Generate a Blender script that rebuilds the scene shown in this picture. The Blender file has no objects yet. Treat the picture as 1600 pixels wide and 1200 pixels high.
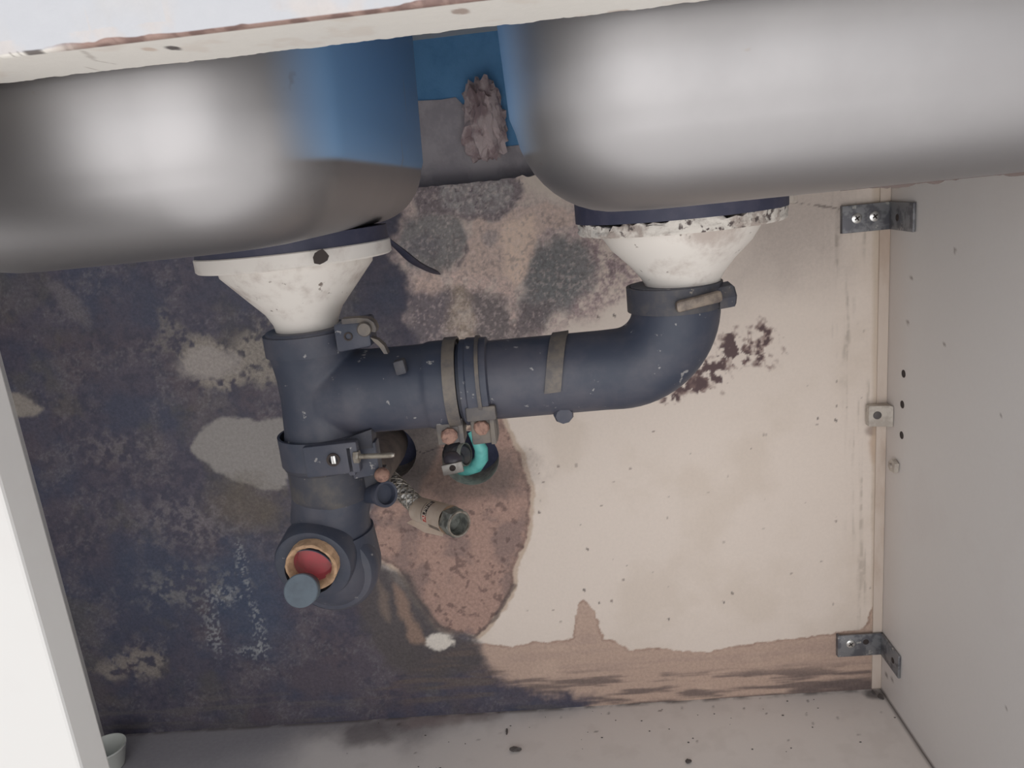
import bpy, bmesh, math, random
import numpy as np
from mathutils import Vector, Matrix

random.seed(7)
rng = np.random.default_rng(11)
SC = bpy.context.scene
COL = SC.collection

# ------------------------------------------------------------------ camera
F = 1200.0                       # focal length in pixels of the 1600x1200 frame
CX, CY, CZ = 0.0, -0.66, 0.0     # camera position: x right, y into the cabinet, z up
yv = np.array([50, 312, 1200.0]); yv /= np.linalg.norm(yv)
zv = -np.array([490, -4700, 1200.0]); zv -= yv * (zv @ yv); zv /= np.linalg.norm(zv)
flip = np.array([1, 1, -1.0])
xv = np.cross(yv * flip, zv * flip) * flip
MW = np.array([xv, yv, zv])      # (right, up, forward) -> world

cam_d = bpy.data.cameras.new('camera')
cam = bpy.data.objects.new('camera', cam_d); COL.objects.link(cam)
cam_d.sensor_width = 36.0
cam_d.lens = 36.0 * F / 1600.0
cam_d.clip_start = 0.01
r_, u_, f_ = MW[:, 0], MW[:, 1], MW[:, 2]
m = Matrix(((r_[0], u_[0], -f_[0], CX), (r_[1], u_[1], -f_[1], CY), (r_[2], u_[2], -f_[2], CZ), (0, 0, 0, 1)))
cam.matrix_world = m
SC.camera = cam

# ------------------------------------------------------------------ world, light, exposure
SC.view_settings.view_transform = 'Standard'
SC.view_settings.look = 'None'
SC.view_settings.exposure = 0.0
SC.view_settings.gamma = 1.0
SC.view_settings.use_curve_mapping = False
W = bpy.data.worlds.new('daylight'); SC.world = W; W.use_nodes = True
wn = W.node_tree; wn.nodes.clear()
wo = wn.nodes.new('ShaderNodeOutputWorld'); wb = wn.nodes.new('ShaderNodeBackground')
wr = wn.nodes.new('ShaderNodeValToRGB'); wt = wn.nodes.new('ShaderNodeTexCoord'); ws = wn.nodes.new('ShaderNodeSeparateXYZ')
wm = wn.nodes.new('ShaderNodeMapRange')
wn.links.new(wt.outputs['Generated'], ws.inputs[0]); wn.links.new(ws.outputs['Z'], wm.inputs['Value'])
wm.inputs['From Min'].default_value = -1; wm.inputs['From Max'].default_value = 1
wn.links.new(wm.outputs[0], wr.inputs['Fac'])
# daylight outside the cabinet: pale sunlit ground below the horizon, shaded surroundings above it
STOPS = [(0.0, (1.30, 1.27, 1.25)), (0.34, (1.30, 1.27, 1.25)), (0.46, (0.70, 0.69, 0.69)), (0.54, (0.70, 0.71, 0.73)), (0.68, (0.55, 0.57, 0.61)), (1.0, (0.38, 0.42, 0.48))]
e = wr.color_ramp.elements
e[0].position, e[0].color = STOPS[0][0], (*STOPS[0][1], 1); e[1].position, e[1].color = STOPS[-1][0], (*STOPS[-1][1], 1)
for p_, c_ in STOPS[1:-1]: k = e.new(p_); k.color = (*c_, 1)
wn.links.new(wr.outputs[0], wb.inputs['Color']); wb.inputs['Strength'].default_value = 1.0
wn.links.new(wb.outputs[0], wo.inputs[0])

def area(name, loc, target, sx, sy, power, color):
    d = bpy.data.lights.new(name, 'AREA'); d.shape = 'RECTANGLE'; d.size = sx; d.size_y = sy
    d.energy = power; d.color = color
    o = bpy.data.objects.new(name, d); COL.objects.link(o); o.location = loc
    o.rotation_euler = (Vector(target) - Vector(loc)).to_track_quat('-Z', 'Y').to_euler()
    return o
area('front_daylight', (-0.35, -2.7, 0.2), (0, 0, -0.2), 3.2, 2.6, 36.0, (1.0, 0.985, 0.97))  # unseen area light that throws frontal daylight into the cabinet

# ------------------------------------------------------------------ pixel rays -> real positions at a real depth
def ray(u, v): return MW @ np.array([u - 800.0, 600.0 - v, F])
CAMP = np.array([CX, CY, CZ])
def P(u, v, y=0.0):
    d = ray(u, v); return Vector(CAMP + d * ((y - CY) / d[1]))
def PX(u, v, x):
    d = ray(u, v); return Vector(CAMP + d * ((x - CX) / d[0]))
def PZ(u, v, z):
    d = ray(u, v); return Vector(CAMP + d * ((z - CZ) / d[2]))

def lin(c):
    c = np.asarray(c, float) / 255.0
    return np.where(c <= 0.04045, c / 12.92, ((c + 0.055) / 1.055) ** 2.4)

# ------------------------------------------------------------------ helpers: objects
def link(name, mesh, mat=None, parent=None, smooth=None):
    o = bpy.data.objects.new(name, mesh); COL.objects.link(o)
    if mat is not None:
        for mm in (mat if isinstance(mat, (list, tuple)) else [mat]): mesh.materials.append(mm)
    if smooth is not None:
        mesh.polygons.foreach_set('use_smooth', [True] * len(mesh.polygons))
        mesh.set_sharp_from_angle(angle=math.radians(smooth))
    if parent is not None: o.parent = parent; o.matrix_parent_inverse = parent.matrix_basis.inverted()
    return o
def obj(name, bm, mat=None, parent=None, smooth=35):
    bmesh.ops.recalc_face_normals(bm, faces=bm.faces)
    me = bpy.data.meshes.new(name); bm.to_mesh(me); bm.free()
    return link(name, me, mat, parent, smooth)
def tag(o, label, cat=None, group=None, kind=None):
    if label: o['label'] = label
    if cat: o['category'] = cat
    if group: o['group'] = group
    if kind: o['kind'] = kind
    return o
def thing(name, loc, label, cat, group=None):
    o = bpy.data.objects.new(name, None); COL.objects.link(o); o.location = loc; o.empty_display_size = 0.02
    return tag(o, label, cat, group)

def box(bm, lo, hi, bevel=0.0, seg=2):
    lo, hi = Vector(lo), Vector(hi)
    vs = [bm.verts.new((x, y, z)) for x in (lo.x, hi.x) for y in (lo.y, hi.y) for z in (lo.z, hi.z)]
    fs = [(0, 1, 3, 2), (4, 6, 7, 5), (0, 4, 5, 1), (2, 3, 7, 6), (0, 2, 6, 4), (1, 5, 7, 3)]
    faces = [bm.faces.new([vs[i] for i in f]) for f in fs]
    if bevel > 0:
        ed = list({e for f in faces for e in f.edges})
        bmesh.ops.bevel(bm, geom=ed, offset=bevel, segments=seg, profile=0.5, affect='EDGES')
    return vs
def frame(d, up=Vector((0, 0, 1))):
    d = d.normalized()
    if abs(d.dot(up)) > 0.98: up = Vector((0, 1, 0))
    a = d.cross(up).normalized(); b = a.cross(d).normalized()
    return a, b
def obox(bm, c, ax, ay, az, bevel=0.0):
    """oriented box: centre and three half-axis vectors"""
    n0 = len(bm.verts)
    t = bmesh.new(); box(t, (-1, -1, -1), (1, 1, 1))
    me = bpy.data.meshes.new('t'); 
    for v in t.verts: v.co = Vector(c) + ax * v.co.x + ay * v.co.y + az * v.co.z
    if bevel > 0: bmesh.ops.bevel(t, geom=list(t.edges), offset=bevel, segments=2, profile=0.5, affect='EDGES')
    t.to_mesh(me); t.free(); bm.from_mesh(me); bpy.data.meshes.remove(me)
def sweep(bm, pts, radii, n=32, cap=(True, True), squash=1.0):
    pts = [Vector(p) for p in pts]
    if not isinstance(radii, (list, tuple)): radii = [radii] * len(pts)
    a = None; rings = []
    for i, p in enumerate(pts):
        if i == 0: d = pts[1] - pts[0]
        elif i == len(pts) - 1: d = pts[-1] - pts[-2]
        else: d = (pts[i + 1] - p).normalized() + (p - pts[i - 1]).normalized()
        if d.length < 1e-9: d = pts[min(i + 1, len(pts) - 1)] - pts[i - 1]
        d.normalize()
        if a is None: a, b = frame(d)
        else:
            a = (a - d * a.dot(d)).normalized(); b = d.cross(a) * -1
            b = a.cross(d).normalized()
        rings.append([bm.verts.new(p + (a * math.cos(t) + b * math.sin(t) * squash) * radii[i]) for t in [2 * math.pi * j / n for j in range(n)]])
    for r0, r1 in zip(rings, rings[1:]):
        for j in range(n): bm.faces.new((r0[j], r0[(j + 1) % n], r1[(j + 1) % n], r1[j]))
    if cap[0]: bm.faces.new(rings[0][::-1])
    if cap[1]: bm.faces.new(rings[-1])
    return rings
def lathe(bm, origin, axis, prof, n=48, closed=False):
    """prof: list of (distance along axis, radius)"""
    axis = Vector(axis).normalized(); a, b = frame(axis); origin = Vector(origin)
    rings = []
    for t, r in prof:
        if r < 1e-6: rings.append([bm.verts.new(origin + axis * t)])
        else: rings.append([bm.verts.new(origin + axis * t + (a * math.cos(q) + b * math.sin(q)) * r) for q in [2 * math.pi * j / n for j in range(n)]])
    seq = list(zip(rings, rings[1:]))
    if closed: seq.append((rings[-1], rings[0]))
    for r0, r1 in seq:
        for j in range(n):
            k2 = (j + 1) % n
            if len(r0) == 1 and len(r1) == 1: continue
            if len(r0) == 1: bm.faces.new((r0[0], r1[k2], r1[j]))
            elif len(r1) == 1: bm.faces.new((r0[j], r0[k2], r1[0]))
            else: bm.faces.new((r0[j], r0[k2], r1[k2], r1[j]))
    return rings
def arc(c, a, b, r, t0, t1, n):
    return [Vector(c) + (a * math.cos(t) + b * math.sin(t)) * r for t in np.linspace(t0, t1, n)]
def prism(bm, pts, nrm, th):
    """flat outline given thickness along nrm"""
    n = Vector(nrm).normalized() * th
    a = [bm.verts.new(p) for p in pts]; b = [bm.verts.new(Vector(p) + n) for p in pts]
    bm.faces.new(a); bm.faces.new(b[::-1])
    for i in range(len(pts)):
        j = (i + 1) % len(pts); bm.faces.new((a[i], b[i], b[j], a[j]))
def strip(bm, pts, wvec, th, nfun):
    """flat metal strip along pts: width vector, thickness along nfun(i)"""
    rings = []
    for i, p in enumerate(pts):
        n = nfun(i).normalized() * th; w = wvec * 0.5
        rings.append([bm.verts.new(p - w), bm.verts.new(p + w), bm.verts.new(p + w + n), bm.verts.new(p - w + n)])
    for r0, r1 in zip(rings, rings[1:]):
        for j in range(4): bm.faces.new((r0[j], r0[(j + 1) % 4], r1[(j + 1) % 4], r1[j]))
    bm.faces.new(rings[0]); bm.faces.new(rings[-1][::-1])

# ------------------------------------------------------------------ helpers: materials
def mat(name, c1, rough=0.5, metal=0.0, c2=None, scale=40.0, lo=0.42, hi=0.62, detail=6.0, stretch=(1, 1, 1),
        bump=0.0, bscale=None, spots=None, sscale=90.0, slo=0.62, shi=0.68, spec=0.5, rough2=None):
    m = bpy.data.materials.new(name); m.use_nodes = True
    nt = m.node_tree; N = nt.nodes; L = nt.links; N.clear()
    o = N.new('ShaderNodeOutputMaterial'); p = N.new('ShaderNodeBsdfPrincipled'); L.new(p.outputs[0], o.inputs[0])
    p.inputs['Roughness'].default_value = rough; p.inputs['Metallic'].default_value = metal
    p.inputs['Specular IOR Level'].default_value = spec
    col = lambda c: (*lin(c), 1.0)
    tc = N.new('ShaderNodeTexCoord'); mp = N.new('ShaderNodeMapping'); L.new(tc.outputs['Object'], mp.inputs[0])
    mp.inputs['Scale'].default_value = stretch
    p.inputs['Base Color'].default_value = col(c1)
    cur = None
    def noise(sc, det=detail):
        n = N.new('ShaderNodeTexNoise'); n.inputs['Scale'].default_value = sc; n.inputs['Detail'].default_value = det
        n.inputs['Roughness'].default_value = 0.62; L.new(mp.outputs[0], n.inputs['Vector']); return n
    def mix(fac, a, b):
        x = N.new('ShaderNodeMix'); x.data_type = 'RGBA'; L.new(fac, x.inputs[0])
        if hasattr(a, 'links'): L.new(a, x.inputs[6])
        else: x.inputs[6].default_value = col(a)
        x.inputs[7].default_value = col(b); return x.outputs[2]
    def rng_(v, lo, hi):
        r = N.new('ShaderNodeMapRange'); r.interpolation_type = 'SMOOTHSTEP'; L.new(v, r.inputs['Value'])
        r.inputs['From Min'].default_value = lo; r.inputs['From Max'].default_value = hi; return r.outputs[0]
    if c2 is not None:
        n = noise(scale); f = rng_(n.outputs['Fac'], lo, hi); cur = mix(f, c1, c2)
        if rough2 is not None:
            q = N.new('ShaderNodeMapRange'); L.new(f, q.inputs['Value']); q.inputs['To Min'].default_value = rough; q.inputs['To Max'].default_value = rough2
            L.new(q.outputs[0], p.inputs['Roughness'])
    if spots is not None:
        n = noise(sscale, 3.0); cur = mix(rng_(n.outputs['Fac'], slo, shi), cur if cur is not None else c1, spots)
    if cur is not None: L.new(cur, p.inputs['Base Color'])
    if bump > 0:
        n = noise(bscale or scale * 2); b = N.new('ShaderNodeBump'); b.inputs['Strength'].default_value = 0.6
        b.inputs['Distance'].default_value = bump; L.new(n.outputs['Fac'], b.inputs['Height']); L.new(b.outputs[0], p.inputs['Normal'])
    return m

def painted(name, rough=0.6, bump=0.0003, grain=260.0, amount=0.12, spec=0.4):
    """albedo from the stain paint stored on the surface, broken up by fine procedural noise where 'grime' says so"""
    m = bpy.data.materials.new(name); m.use_nodes = True
    nt = m.node_tree; N = nt.nodes; L = nt.links; N.clear()
    o = N.new('ShaderNodeOutputMaterial'); p = N.new('ShaderNodeBsdfPrincipled'); L.new(p.outputs[0], o.inputs[0])
    p.inputs['Roughness'].default_value = rough; p.inputs['Specular IOR Level'].default_value = spec
    ca = N.new('ShaderNodeAttribute'); ca.attribute_name = 'stain'
    ga = N.new('ShaderNodeAttribute'); ga.attribute_name = 'grime'
    tc = N.new('ShaderNodeTexCoord')
    n1 = N.new('ShaderNodeTexNoise'); n1.inputs['Scale'].default_value = grain; n1.inputs['Detail'].default_value = 5; n1.inputs['Roughness'].default_value = 0.7
    L.new(tc.outputs['Object'], n1.inputs['Vector'])
    # factor = 1 + (noise-0.5)*grime*k
    s = N.new('ShaderNodeMath'); s.operation = 'SUBTRACT'; L.new(n1.outputs['Fac'], s.inputs[0]); s.inputs[1].default_value = 0.5
    mu = N.new('ShaderNodeMath'); mu.operation = 'MULTIPLY'; L.new(s.outputs[0], mu.inputs[0]); L.new(ga.outputs['Fac'], mu.inputs[1])
    ad = N.new('ShaderNodeMath'); ad.operation = 'MULTIPLY_ADD'; L.new(mu.outputs[0], ad.inputs[0]); ad.inputs[1].default_value = amount * 10; ad.inputs[2].default_value = 1.0
    vm = N.new('ShaderNodeVectorMath'); vm.operation = 'SCALE'; L.new(ca.outputs['Color'], vm.inputs[0]); L.new(ad.outputs[0], vm.inputs['Scale'])
    L.new(vm.outputs[0], p.inputs['Base Color'])
    b = N.new('ShaderNodeBump'); b.inputs['Strength'].default_value = 0.5; b.inputs['Distance'].default_value = bump
    L.new(n1.outputs['Fac'], b.inputs['Height']); L.new(b.outputs[0], p.inputs['Normal'])
    return m

# ------------------------------------------------------------------ helpers: stain painting on real surfaces (albedo only)
_tab = rng.random((8, 256, 256))
def vnoise(x, y, sc, seed=0):
    x = x * sc; y = y * sc
    xi = np.floor(x).astype(int); yi = np.floor(y).astype(int); fx = x - xi; fy = y - yi
    fx = fx * fx * (3 - 2 * fx); fy = fy * fy * (3 - 2 * fy); T = _tab[seed % 8]; o = seed * 37
    g = lambda a, b: T[(a + o) & 255, (b + 2 * o) & 255]
    return (g(xi, yi) * (1 - fx) + g(xi + 1, yi) * fx) * (1 - fy) + (g(xi, yi + 1) * (1 - fx) + g(xi + 1, yi + 1) * fx) * fy
def fbm(x, y, sc, seed=0, oct=5, gain=0.55):
    s = 0; a = 1; t = 0
    for i in range(oct):
        s = s + a * vnoise(x, y, sc * 2.03 ** i, seed + i); t += a; a *= gain
    return s / t
def sstep(a, b, x):
    t = np.clip((x - a) / (b - a), 0, 1); return t * t * (3 - 2 * t)
def sdf_poly(x, y, poly):
    """signed distance (negative inside)"""
    d = np.full(x.shape, 1e9); ins = np.zeros(x.shape, bool); n = len(poly)
    for i in range(n):
        ax, ay = poly[i]; bx, by = poly[(i + 1) % n]
        ex, ey = bx - ax, by - ay; wx, wy = x - ax, y - ay
        t = np.clip((wx * ex + wy * ey) / (ex * ex + ey * ey + 1e-18), 0, 1)
        d = np.minimum(d, (wx - ex * t) ** 2 + (wy - ey * t) ** 2)
        c = ((ay > y) != (by > y)) & (x < (bx - ax) * (y - ay) / (by - ay + 1e-18) + ax); ins ^= c
    d = np.sqrt(d); return np.where(ins, -d, d)
def sdf_line(x, y, pl):
    d = np.full(x.shape, 1e9)
    for (ax, ay), (bx, by) in zip(pl, pl[1:]):
        ex, ey = bx - ax, by - ay; wx, wy = x - ax, y - ay
        t = np.clip((wx * ex + wy * ey) / (ex * ex + ey * ey + 1e-18), 0, 1)
        d = np.minimum(d, (wx - ex * t) ** 2 + (wy - ey * t) ** 2)
    return np.sqrt(d)
class Paint:
    """colour layers over a surface with plane coordinates a, b (metres)"""
    def __init__(s, a, b, base, conv):
        s.a, s.b, s.conv = a, b, conv; s.tone = 1.0
        s.c = np.tile(lin(base), (len(a), 1)); s.g = np.full(len(a), 0.1)
    def lay(s, mask, color, grime=None):
        mask = np.clip(mask, 0, 1)
        color = np.minimum(np.asarray(color, float) * s.tone, 238)
        s.c = s.c * (1 - mask[:, None]) + lin(color)[None, :] * mask[:, None]
        if grime is not None: s.g = s.g * (1 - mask) + grime * mask
    def field(s, pts, rough=0.004, sc=60, seed=0, oct=5):
        d = sdf_poly(s.a, s.b, [s.conv(*q) for q in pts])
        return d + (fbm(s.a, s.b, sc, seed, oct) - 0.5) * 2 * rough
    def poly(s, pts, color, alpha=1, soft=0.004, rough=0.004, sc=60, seed=0, grime=None, mod=None):
        mk = sstep(soft / 2, -soft / 2, s.field(pts, rough, sc, seed)) * alpha
        if mod is not None: mk = mk * mod
        s.lay(mk, color, grime); return mk
    def blob(s, u, v, ru, rv, color, alpha=1, soft=0.5, rough=0.35, sc=70, seed=0, grime=None, rot=0, mod=None):
        c = s.conv(u, v); px = abs(s.conv(u + 10, v)[0] - c[0]) / 10; pz = abs(s.conv(u, v + 10)[1] - c[1]) / 10
        dx = (s.a - c[0]) / px; dz = -(s.b - c[1]) / pz; cr, sr = math.cos(rot), math.sin(rot)
        q = np.sqrt(((dx * cr + dz * sr) / ru) ** 2 + ((-dx * sr + dz * cr) / rv) ** 2)
        q = q + (fbm(s.a, s.b, sc, seed) - 0.5) * 2 * rough
        mk = sstep(1 + soft / 2, 1 - soft / 2, q) * alpha
        if mod is not None: mk = mk * mod
        s.lay(mk, color, grime); return mk
    def line(s, pts, w, color, alpha=1, rough=0.001, sc=120, seed=0, mod=None):
        d = sdf_line(s.a, s.b, [s.conv(*q) for q in pts]) + (fbm(s.a, s.b, sc, seed) - 0.5) * 2 * rough
        mk = sstep(w, w * 0.4, d) * alpha
        if mod is not None: mk = mk * mod
        s.lay(mk, color)
    def store(s, me):
        n = len(s.a)
        at = me.attributes.new('stain', 'FLOAT_COLOR', 'POINT')
        at.data.foreach_set('color', np.c_[np.clip(s.c, 0, 1), np.ones(n)].astype(np.float32).ravel())
        g = me.attributes.new('grime', 'FLOAT', 'POINT'); g.data.foreach_set('value', s.g.astype(np.float32))

def grid_mesh(name, X, Y, Z, keep=None):
    """X,Y,Z arrays (rows, cols) -> mesh of quads"""
    R, C = X.shape; co = np.stack([X, Y, Z], -1).reshape(-1, 3).astype(np.float32)
    i = np.arange(R * C).reshape(R, C)
    q = np.stack([i[:-1, :-1], i[:-1, 1:], i[1:, 1:], i[1:, :-1]], -1).reshape(-1, 4)
    if keep is not None: q = q[keep.reshape(-1)]
    me = bpy.data.meshes.new(name)
    me.vertices.add(len(co)); me.vertices.foreach_set('co', co.ravel())
    me.loops.add(q.size); me.loops.foreach_set('vertex_index', q.ravel().astype(np.int32))
    me.polygons.add(len(q)); me.polygons.foreach_set('loop_start', np.arange(0, q.size, 4, dtype=np.int32))
    me.polygons.foreach_set('loop_total', np.full(len(q), 4, np.int32)) if False else None
    me.update(calc_edges=True); me.validate()
    return me

# ------------------------------------------------------------------ dimensions of the cabinet
XR = 0.2815; XL = -0.502; ZF = -0.504; ZTOP = 0.0097; YF = -0.44; ZC = 0.128; YW = 0.036
ZR = 0.0485                       # underside of the front rail
YA = -0.20                        # the plane of the pipe axes

# ------------------------------------------------------------------ materials
M_steel = mat('brushed_steel', (165, 163, 164), 0.43, 1.0, c2=(158, 156, 157), scale=7, lo=0.35, hi=0.7, stretch=(1, 1, 1), rough2=0.49,
              spots=(150, 138, 122), sscale=55, slo=0.70, shi=0.76)
M_white = mat('white_plastic', (222, 216, 209), 0.45, c2=(184, 172, 164), scale=34, lo=0.48, hi=0.70, spots=(128, 116, 108), sscale=120, slo=0.66, shi=0.72)
M_crust = mat('crusted_plaster', (214, 208, 200), 0.8, c2=(168, 156, 148), scale=90, lo=0.45, hi=0.62, spots=(92, 82, 80), sscale=170, slo=0.57, shi=0.66, bump=0.003, bscale=190)
M_gasket = mat('dark_rubber', (54, 56, 76), 0.55, c2=(66, 66, 84), scale=50, spots=(108, 104, 110), sscale=220, slo=0.7, shi=0.76)
M_pipe = mat('black_pipe', (51, 57, 72), 0.5, c2=(74, 74, 84), scale=26, lo=0.38, hi=0.66, spots=(140, 138, 138), sscale=130, slo=0.665, shi=0.72, bump=0.0003, bscale=120)
M_pipe2 = mat('dusty_black_rubber', (60, 61, 70), 0.6, c2=(86, 82, 80), scale=45, lo=0.42, hi=0.68, spots=(140, 132, 122), sscale=170, slo=0.67, shi=0.73, bump=0.0006, bscale=160)
M_clamp = mat('grimy_clamp', (88, 84, 84), 0.55, 0.2, c2=(112, 104, 96), scale=70, lo=0.4, hi=0.65, bump=0.0004)
M_bolt = mat('zinc_bolt', (176, 170, 160), 0.42, 0.7, c2=(140, 132, 122), scale=160)
M_shiny = mat('bright_zinc_screw', (226, 226, 224), 0.28, 0.9)
M_rust = mat('rusty_bolt', (150, 118, 104), 0.75, 0.1, c2=(112, 84, 76), scale=240, bump=0.0006, bscale=300)
M_galv = mat('galvanised_steel', (138, 139, 142), 0.5, 0.45, c2=(104, 104, 110), scale=85, lo=0.44, hi=0.58, spots=(178, 176, 172), sscale=120, slo=0.62, shi=0.68)
M_dark = mat('dark_void', (52, 52, 60), 0.8)
M_hole_shade = mat('hole_shade_dark', (92, 96, 124), 0.9, c2=(80, 84, 110), scale=60)  # dark colour standing for the shade inside the holes
M_liner = mat('cut_concrete', (206, 198, 190), 0.85, c2=(176, 168, 162), scale=120, bump=0.0008)
M_teal = mat('turquoise_pipe', (118, 210, 204), 0.35, c2=(84, 180, 176), scale=80, lo=0.45, hi=0.7)
M_ochre = mat('clay_rim', (196, 160, 128), 0.8, c2=(170, 138, 108), scale=180, bump=0.0006)
M_red = mat('red_inside', (190, 92, 98), 0.6, c2=(142, 104, 98), scale=45, lo=0.35, hi=0.7)
M_plug = mat('grey_plug', (98, 110, 120), 0.55, c2=(90, 100, 110), scale=60)
M_paper = mat('crumpled_paper', (206, 190, 190), 0.85, c2=(160, 140, 142), scale=60, bump=0.0008)
M_braid = mat('braided_steel', (186, 184, 180), 0.45, 0.5, c2=(96, 92, 90), scale=200)
M_nut = mat('dull_nickel', (150, 152, 146), 0.5, 0.4, c2=(104, 106, 102), scale=120)
M_label = mat('paper_label', (240, 226, 212), 0.75, c2=(230, 214, 198), scale=60)
M_ink = mat('black_ink', (58, 50, 48), 0.8)
M_inkr = mat('red_ink', (178, 84, 74), 0.8)
M_board = mat('white_paint', (210, 208, 205), 0.5, c2=(206, 203, 200), scale=12)
M_wallout = mat('blue_gap_shade', (110, 166, 216), 0.9, c2=(98, 154, 204), scale=25, bump=0.002)  # wall colour carries the blue shade of the gap
M_block = mat('beige_plastic', (190, 182, 172), 0.5, c2=(170, 160, 150), scale=120)
M_cup = mat('milky_plastic', (196, 198, 192), 0.35)
M_seal = mat('old_sealant', (176, 166, 156), 0.5, c2=(150, 140, 132), scale=90)
M_crumb = mat('dark_crumb', (92, 86, 84), 0.9)
M_panel = painted('stained_board', 0.6, 0.0004, 330, 0.14)
M_side = painted('side_board', 0.5, 0.0002, 260, 0.05)
M_rail = painted('chipped_board', 0.55, 0.0003, 220, 0.08)

# ------------------------------------------------------------------ structure: back panel with two sawn holes and its stains
HOLES = [(P(606, 707), 0.0262), (P(735, 716), 0.0262)]
step = 0.00125
nx = int((XR - XL) / step) + 1; nz = int((ZTOP - ZF) / step) + 1
gx, gz = np.meshgrid(np.linspace(XL, XR, nx), np.linspace(ZF, ZTOP, nz))
keep = np.ones((nz - 1, nx - 1), bool)
for c, r in HOLES:
    cx = (gx[:-1, :-1] + gx[1:, 1:]) / 2 - c.x; cz = (gz[:-1, :-1] + gz[1:, 1:]) / 2 - c.z
    keep &= ~(cx ** 2 + cz ** 2 < r * r)
    dx = gx - c.x; dz = gz - c.z; d = np.sqrt(dx * dx + dz * dz) + 1e-9
    near = np.abs(d - r) < step * 0.75
    gx = np.where(near, c.x + dx / d * r, gx); gz = np.where(near, c.z + dz / d * r, gz)
# a broken, uneven top edge
top = sstep(ZTOP - 0.012, ZTOP, gz); gz = gz - top * (fbm(gx, gx * 0, 180, 3) * 0.004)
gy = -(fbm(gx, gz, 14, 2, 3) - 0.5) * 0.0010
me = grid_mesh('wall_back', gx, gy, gz, keep)
a, b = gx.ravel(), gz.ravel()
def c0(u, v): p = P(u, v, 0.0); return (p.x, p.z)
pt = Paint(a, b, (226, 213, 202), c0)
N1 = fbm(a, b, 45, 1); N2 = fbm(a, b, 160, 2, 4); N3 = fbm(a, b, 18, 3); N4 = fbm(a, b, 420, 4, 3)
VS = fbm(a * 1.0, b * 0.06, 260, 5, 3)          # vertical streaks
gr0 = sstep(0.4, 0.6, N2)
HS = fbm(a * 0.10, b * 1.0, 190, 6, 3)          # horizontal streaks
pt.lay(sstep(0.45, 0.75, N3) * 0.25, (196, 180, 162))
# greyed upper right and brushed streaks by the right edge
pt.poly([(1180, 290), (1330, 290), (1320, 420), (1200, 440), (1120, 480), (1150, 360)], (176, 164, 158), 0.6, 0.07, 0.02, 30, 1, 0.4)
pt.poly([(1296, 300), (1352, 300), (1348, 560), (1300, 560)], (150, 138, 128), 0.6, 0.016, 0.008, 40, 2, mod=sstep(0.50, 0.72, VS) * (0.3 + 0.7 * gr0))
pt.poly([(1320, 600), (1366, 600), (1366, 990), (1340, 990)], (164, 152, 140), 0.5, 0.016, 0.008, 40, 2, mod=sstep(0.50, 0.72, VS) * (0.3 + 0.7 * gr0))
pt.line([(1204, 312), (1240, 316), (1312, 326)], 0.0008, (120, 108, 104), 0.8)
# --- bottom tan tide mark
tide = [(735, 1003), (760, 1006), (800, 1011), (830, 1003), (850, 1004), (895, 997), (898, 962), (905, 942), (913, 935), (925, 950), (936, 972), (943, 998), (957, 1000), (985, 1016), (1030, 1011), (1060, 1017), (1110, 1018), (1150, 1008), (1220, 1000), (1300, 990), (1350, 982), (1362, 950), (1400, 925), (1420, 1100), (700, 1140)]
tf = pt.field(tide, 0.0024, 200, 3)
pt.lay(sstep(0.0008, -0.0008, tf), (188, 163, 148), 0.5)
pt.lay(sstep(0.0016, 0.0, np.abs(tf + 0.0012)) * 0.55 * sstep(0.3, 0.6, N1), (140, 112, 98))
pt.lay(sstep(0.001, -0.012, tf) * sstep(0.40, 0.7, HS) * 0.35, (168, 146, 136))
pt.lay(sstep(0.001, -0.012, tf) * sstep(0.58, 0.75, fbm(a, b, 30, 7)) * 0.5, (202, 177, 160))
pt.poly([(780, 1060), (900, 1052), (1120, 1052), (1380, 1040), (1400, 1090), (700, 1140)], (112, 98, 94), 0.85, 0.016, 0.006, 30, 2, 0.7, mod=sstep(0.42, 0.62, HS))
pt.poly([(1290, 1062), (1380, 1056), (1400, 1090), (1200, 1100)], (104, 92, 90), 0.7, 0.01, 0.004, 60, 4, 0.7)
# --- pink water stain and its pale halo
pk = [(600, 760), (640, 715), (700, 690), (775, 640), (800, 690), (815, 715), (829, 770), (826, 830), (815, 862), (803, 885), (803, 915), (785, 950), (765, 975), (745, 992), (715, 990), (680, 980), (655, 945), (625, 890), (585, 870), (560, 840)]
pf = pt.field(pk, 0.003, 120, 1)
pt.lay(sstep(0.0052, 0.0030, pf) * sstep(660, 700, 700 + 0 * a) * 0.8, (190, 168, 148), 0.3)
pt.lay(sstep(0.001, -0.001, pf), (168, 138, 126), 0.9)
pt.lay(sstep(0.001, -0.002, pf) * sstep(0.46, 0.66, N1) * 0.75, (132, 112, 107), 0.9)
pt.lay(sstep(0.001, -0.002, pf) * sstep(0.5, 0.7, fbm(a, b, 30, 6)) * 0.6, (184, 151, 136))
pt.lay(sstep(0.0022, 0.0, np.abs(pf + 0.002)) * 0.6 * sstep(0.35, 0.6, N1), (112, 92, 84))
pt.lay(sstep(0.001, -0.001, pf) * sstep(0.62, 0.70, N2) * 0.6, (92, 72, 70))
pt.blob(720, 745, 110, 40, (104, 90, 84), 0.75, 0.9, 0.4, 60, 2, 1.0)
pt.line([(655, 940), (690, 982), (740, 996), (775, 965), (803, 915)], 0.003, (92, 80, 78), 0.7, 0.002)
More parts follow.
